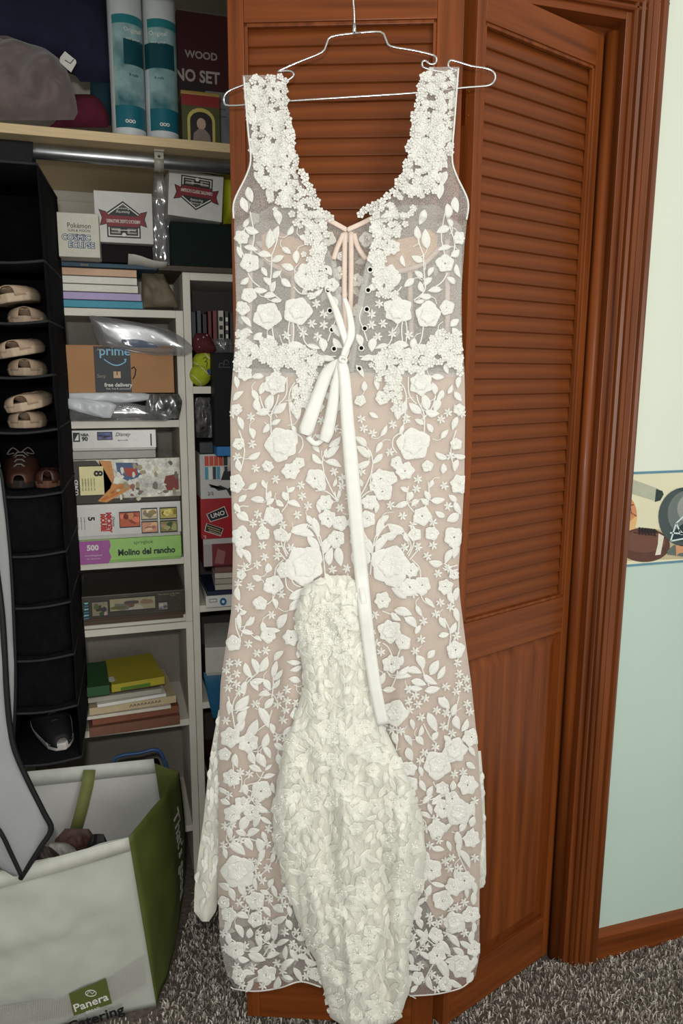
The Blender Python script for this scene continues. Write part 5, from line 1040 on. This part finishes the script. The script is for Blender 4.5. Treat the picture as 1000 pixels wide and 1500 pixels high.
# ---- reusable shopping bag
sb = empty('shopping_bag', (-.15, .28, 0), 'large white and olive green reusable shopping bag on the carpet', 'bag'); sl = sb.location.copy()
WHB = mat('white_woven_bag', (178, 180, 170), .6, .04, 8, bump=.25, bscale=30); GRB = mat('olive_bag', (84, 92, 40), .6, .12, 12, bump=.25, bscale=30); WIN = mat('bag_lining', (190, 188, 184), .7, .06, 10, bump=.2, bscale=30)
FRb = PZ(229, 1474, 0); FRt = P(188, 1226, .15); BRb = PZ(262, 1352, 0); BRt = P(262, 1131, .40); GM_ = P(240, 1164, .29); BLt = P(22, 1133, .40); BIt = P(226, 1118, .405)
FLb = Vector((-.42, .17, 0)); FLt = P(-30, 1312, .15)+Vector((-.16, .02, 0)); FLt.z = P(0, 1300, .15).z; BLb = Vector((-.36, .42, 0)); BLt2 = BLt+Vector((-.14, .01, -.01))
def bil(a, b_, c, d, n, m, f=lambda u, v: 0, ax=Vector((0, -1, 0))):
    """a,b bottom-left/right; c,d top-left/right"""
    return [[(a.lerp(b_, u)).lerp(c.lerp(d, u), v)+ax*f(u, v)-sl for u in zr_(0, 1, n)] for v in zr_(0, 1, m)]
b = MB(); b.grid(bil(FLb, FRb, FLt, FRt, 40, 30, lambda u, v: .018*sin(pi*v)*sin(pi*u)+.010*noise.noise(Vector((u*6, v*5, 1)))*min(1, 4*v)*(1-u**8)+.004*noise.noise(Vector((u*18, v*14, 5)))*(1-u**8))); b.build('front_panel', WHB, sb, sm=True, solid=.0012)
GMb = FRb.lerp(BRb, .5)+Vector((.008, 0, 0))
b = MB(); rows = []
for v in zr_(0, 1, 24):
    f0, g0, b0 = FRb.lerp(FRt, v), GMb.lerp(GM_, v)+Vector((.014*sin(pi*v), 0, 0)), BRb.lerp(BRt, v)+Vector((.016*sin(pi*v), 0, 0)); row = []
    for t in zr_(0, 1, 14):
        p = f0.lerp(g0, t*2) if t < .5 else g0.lerp(b0, t*2-1); row.append(p+Vector((.004*noise.noise(Vector((t*5, v*6, 9)))*(1-abs(2*t-1)**6), 0, 0))-sl)
    rows.append(row)
b.grid(rows); b.build('side_gusset', GRB, sb, sm=True, solid=.0014, label='olive green side panel')
b = MB(); b.grid(bil(BLb, BRb, BLt2, BIt, 30, 20, lambda u, v: .008*noise.noise(Vector((u*5, v*4, 3))))); b.build('back_panel', WIN, sb, sm=True, solid=.0012)
b = MB(); b.grid([[BRb.lerp(BRt, v)-sl+Vector((.0*v, 0, 0)) if t else BRb.lerp(BIt, v)-sl for t in (0, 1)] for v in zr_(0, 1, 8)]); b.build('gusset_return', GRB, sb, solid=.0012)
b = MB(); b.grid(bil(FLb, BLb, FLt, BLt2, 6, 8)); b.build('side_gusset', GRB, sb, solid=.0012)
b = MB(); b.grid([[FLb-sl, FRb-sl], [BLb-sl, BRb-sl]]); b.build('bag_bottom', WHB, sb, solid=.0012)
# top hem bands
b = MB(); b.grid([[FLt.lerp(FRt, u)-(FLt-FLb).lerp(FRt-FRb, u)*k+Vector((0, -.0055-.022*k*0-.010*(k > .01)*sin(pi*u), .0008))-sl for u in zr_(0, 1, 20)] for k in (-.004, .07)]); b.build('top_hem', col(186, 186, 176, .6), sb, sm=True, solid=.0014)
b = MB(); b.grid([[BLt2.lerp(BIt, u)-(BLt2-BLb).lerp(BIt-BRb, u)*k+Vector((0, -.0045, 0.0008))-sl for u in zr_(0, 1, 20)] for k in (-.03, .055)]); b.build('top_hem', col(196, 196, 188, .6), sb, sm=True, solid=.0014)
b = MB(); b.grid([[P(x, y, .392-.03*t)-sl for x in (122+s, 140+s)] for t, y, s in ((0, 1128, 0), (.3, 1150, -3), (.6, 1180, -10), (1, 1216, -20))]); b.build('handle_strap', mat('olive_strap', (112, 118, 66), .7, .1, 30), sb, sm=True, solid=.003, label='olive green webbing handle')
# print on the front: striped band, green logo panel and lettering, placed on the panel plane
ex = (FRb-FLb).normalized(); ez = ((FRt-FRb)-ex*((FRt-FRb).dot(ex))).normalized(); en = ex.cross(ez); en = -en if en.y > 0 else en
FM = Matrix((( ex.x, ez.x, en.x, 0), (ex.y, ez.y, en.y, 0), (ex.z, ez.z, en.z, 0), (0, 0, 0, 1)))
def fp(u, v, o=.0): return FRb + ex*u + ez*v + en*o - sl
def onf(x, y, o=.024):
    p = PP(x, y, FRb+en*o, en); return p
def fpoly(pts, m, o, name):
    b = MB(); q = [onf(x, y, o)-sl for x, y in pts]; b.prism(q, -en*.0004); return b.build(name, m, sb)
STRP = col(176, 170, 164, .7)
sm_ = MB()
for k in range(46):
    t = k/45
    for (ax_, ay0, ay1, bx_, by0, by1) in (((158, 1435, 1474, 214, 1401, 1445),) if k < 26 else ()):
        t = k/25; x = ax_+(bx_-ax_)*t; y0 = ay0+(by0-ay0)*t; y1 = ay1+(by1-ay1)*t; q = [onf(x+a_, y_, .0165)-sl for a_, y_ in ((0, y0), (.9, y0), (3.4, y1), (2.5, y1))]; sm_.prism(q, -en*.0004)
for k in range(50):
    x = -20+k*2.5; t = (x+20)/122; y0 = 1478-20*t; y1 = y0+34; q = [onf(x+a_, y_, .0165)-sl for a_, y_ in ((0, y0), (.9, y0), (2.4, y1), (1.5, y1))]; sm_.prism(q, -en*.0004)
sm_.build('stripe_print', STRP, sb)['kind'] = 'stuff'
fpoly([(101, 1456), (155, 1433), (164, 1470), (108, 1488)], GRB, .0175, 'logo_panel')
def ftext(s, x, y, size, m, o, rot, **k):
    p = onf(x, y, o)-sl; return text(s, size, m, sb, Matrix.Translation(p) @ FM @ Matrix.Rotation(rot, 4, 'Z'), **k)
ftext('Panera', 133, 1469, .0265, WHT, .0182, radians(11), bold=.0004); ftext('BREAD', 136, 1480, .0095, WHT, .0182, radians(11)); ftext('Catering', 140, 1492, .034, BLK, .0182, radians(9), bold=.0008)
b = MB(); b.tube([onf(133+8*cos(t), 1455-4.5*sin(t), .0182)-sl for t in [2*pi*k/14 for k in range(15)]], .0009, 4); b.tube([onf(x, y, .0182)-sl for x, y in ((127, 1457), (131, 1452), (135, 1456), (139, 1452))], .0009, 4); b.build('loaf_logo', WHT, sb)
# lettering down the green side
def gus(t, v):
    f0, g0, b0 = FRb.lerp(FRt, v), GMb.lerp(GM_, v)+Vector((.014*sin(pi*v), 0, 0)), BRb.lerp(BRt, v)+Vector((.016*sin(pi*v), 0, 0)); return (f0.lerp(g0, t*2) if t < .5 else g0.lerp(b0, t*2-1))+Vector((.003, -.001, 0))-sl
st_ = text("That's good", .05, WHT, sb, Matrix.Identity(4), bold=.0006); xs = [v.co.x for v in st_.data.vertices]; x0_, x1_ = min(xs), max(xs)
for v in st_.data.vertices:
    q = (v.co.x-x0_)/(x1_-x0_); v.co = gus(.70+v.co.y*5.2+.12*q, .84-.58*q)+Vector((v.co.z, 0, 0))
# things inside the bag
for i, (nm, lb, rows, Y, c) in enumerate((('leather_purse', 'brown leather purse inside the shopping bag', [(1214, 95, 130), (1230, 80, 142), (1262, 78, 148)], .33, (74, 48, 40)), ('black_pouch', 'black pouch inside the shopping bag beside the purse', [(1222, 136, 152), (1236, 128, 158), (1262, 124, 160)], .30, (28, 26, 26)), ('brochures', 'grey printed brochures inside the shopping bag', [(1236, 72, 92), (1246, 66, 112), (1262, 60, 118)], .25, (150, 146, 140)), ('scarf', 'dark brown scarf at the bottom left inside the bag', [(1240, 40, 72), (1256, 30, 90), (1285, 20, 96)], .22, (52, 40, 36)))):
    soft(nm, lb, nm.replace('_', ' ').replace('black ', '').replace('leather ', ''), rows, Y, .02, mat('bag_content_%d' % i, c, .6, .3, 60), nz=.008, sc=40, amp2=.006, sub=3)
cb = bx('folded_blanket', mat('brown_blanket', (56, 46, 42), .9, .2, 20), None, -.30, .0, .21, .37, .004, .26, .03); tag(cb, 'dark folded blanket filling the shopping bag', 'blanket')
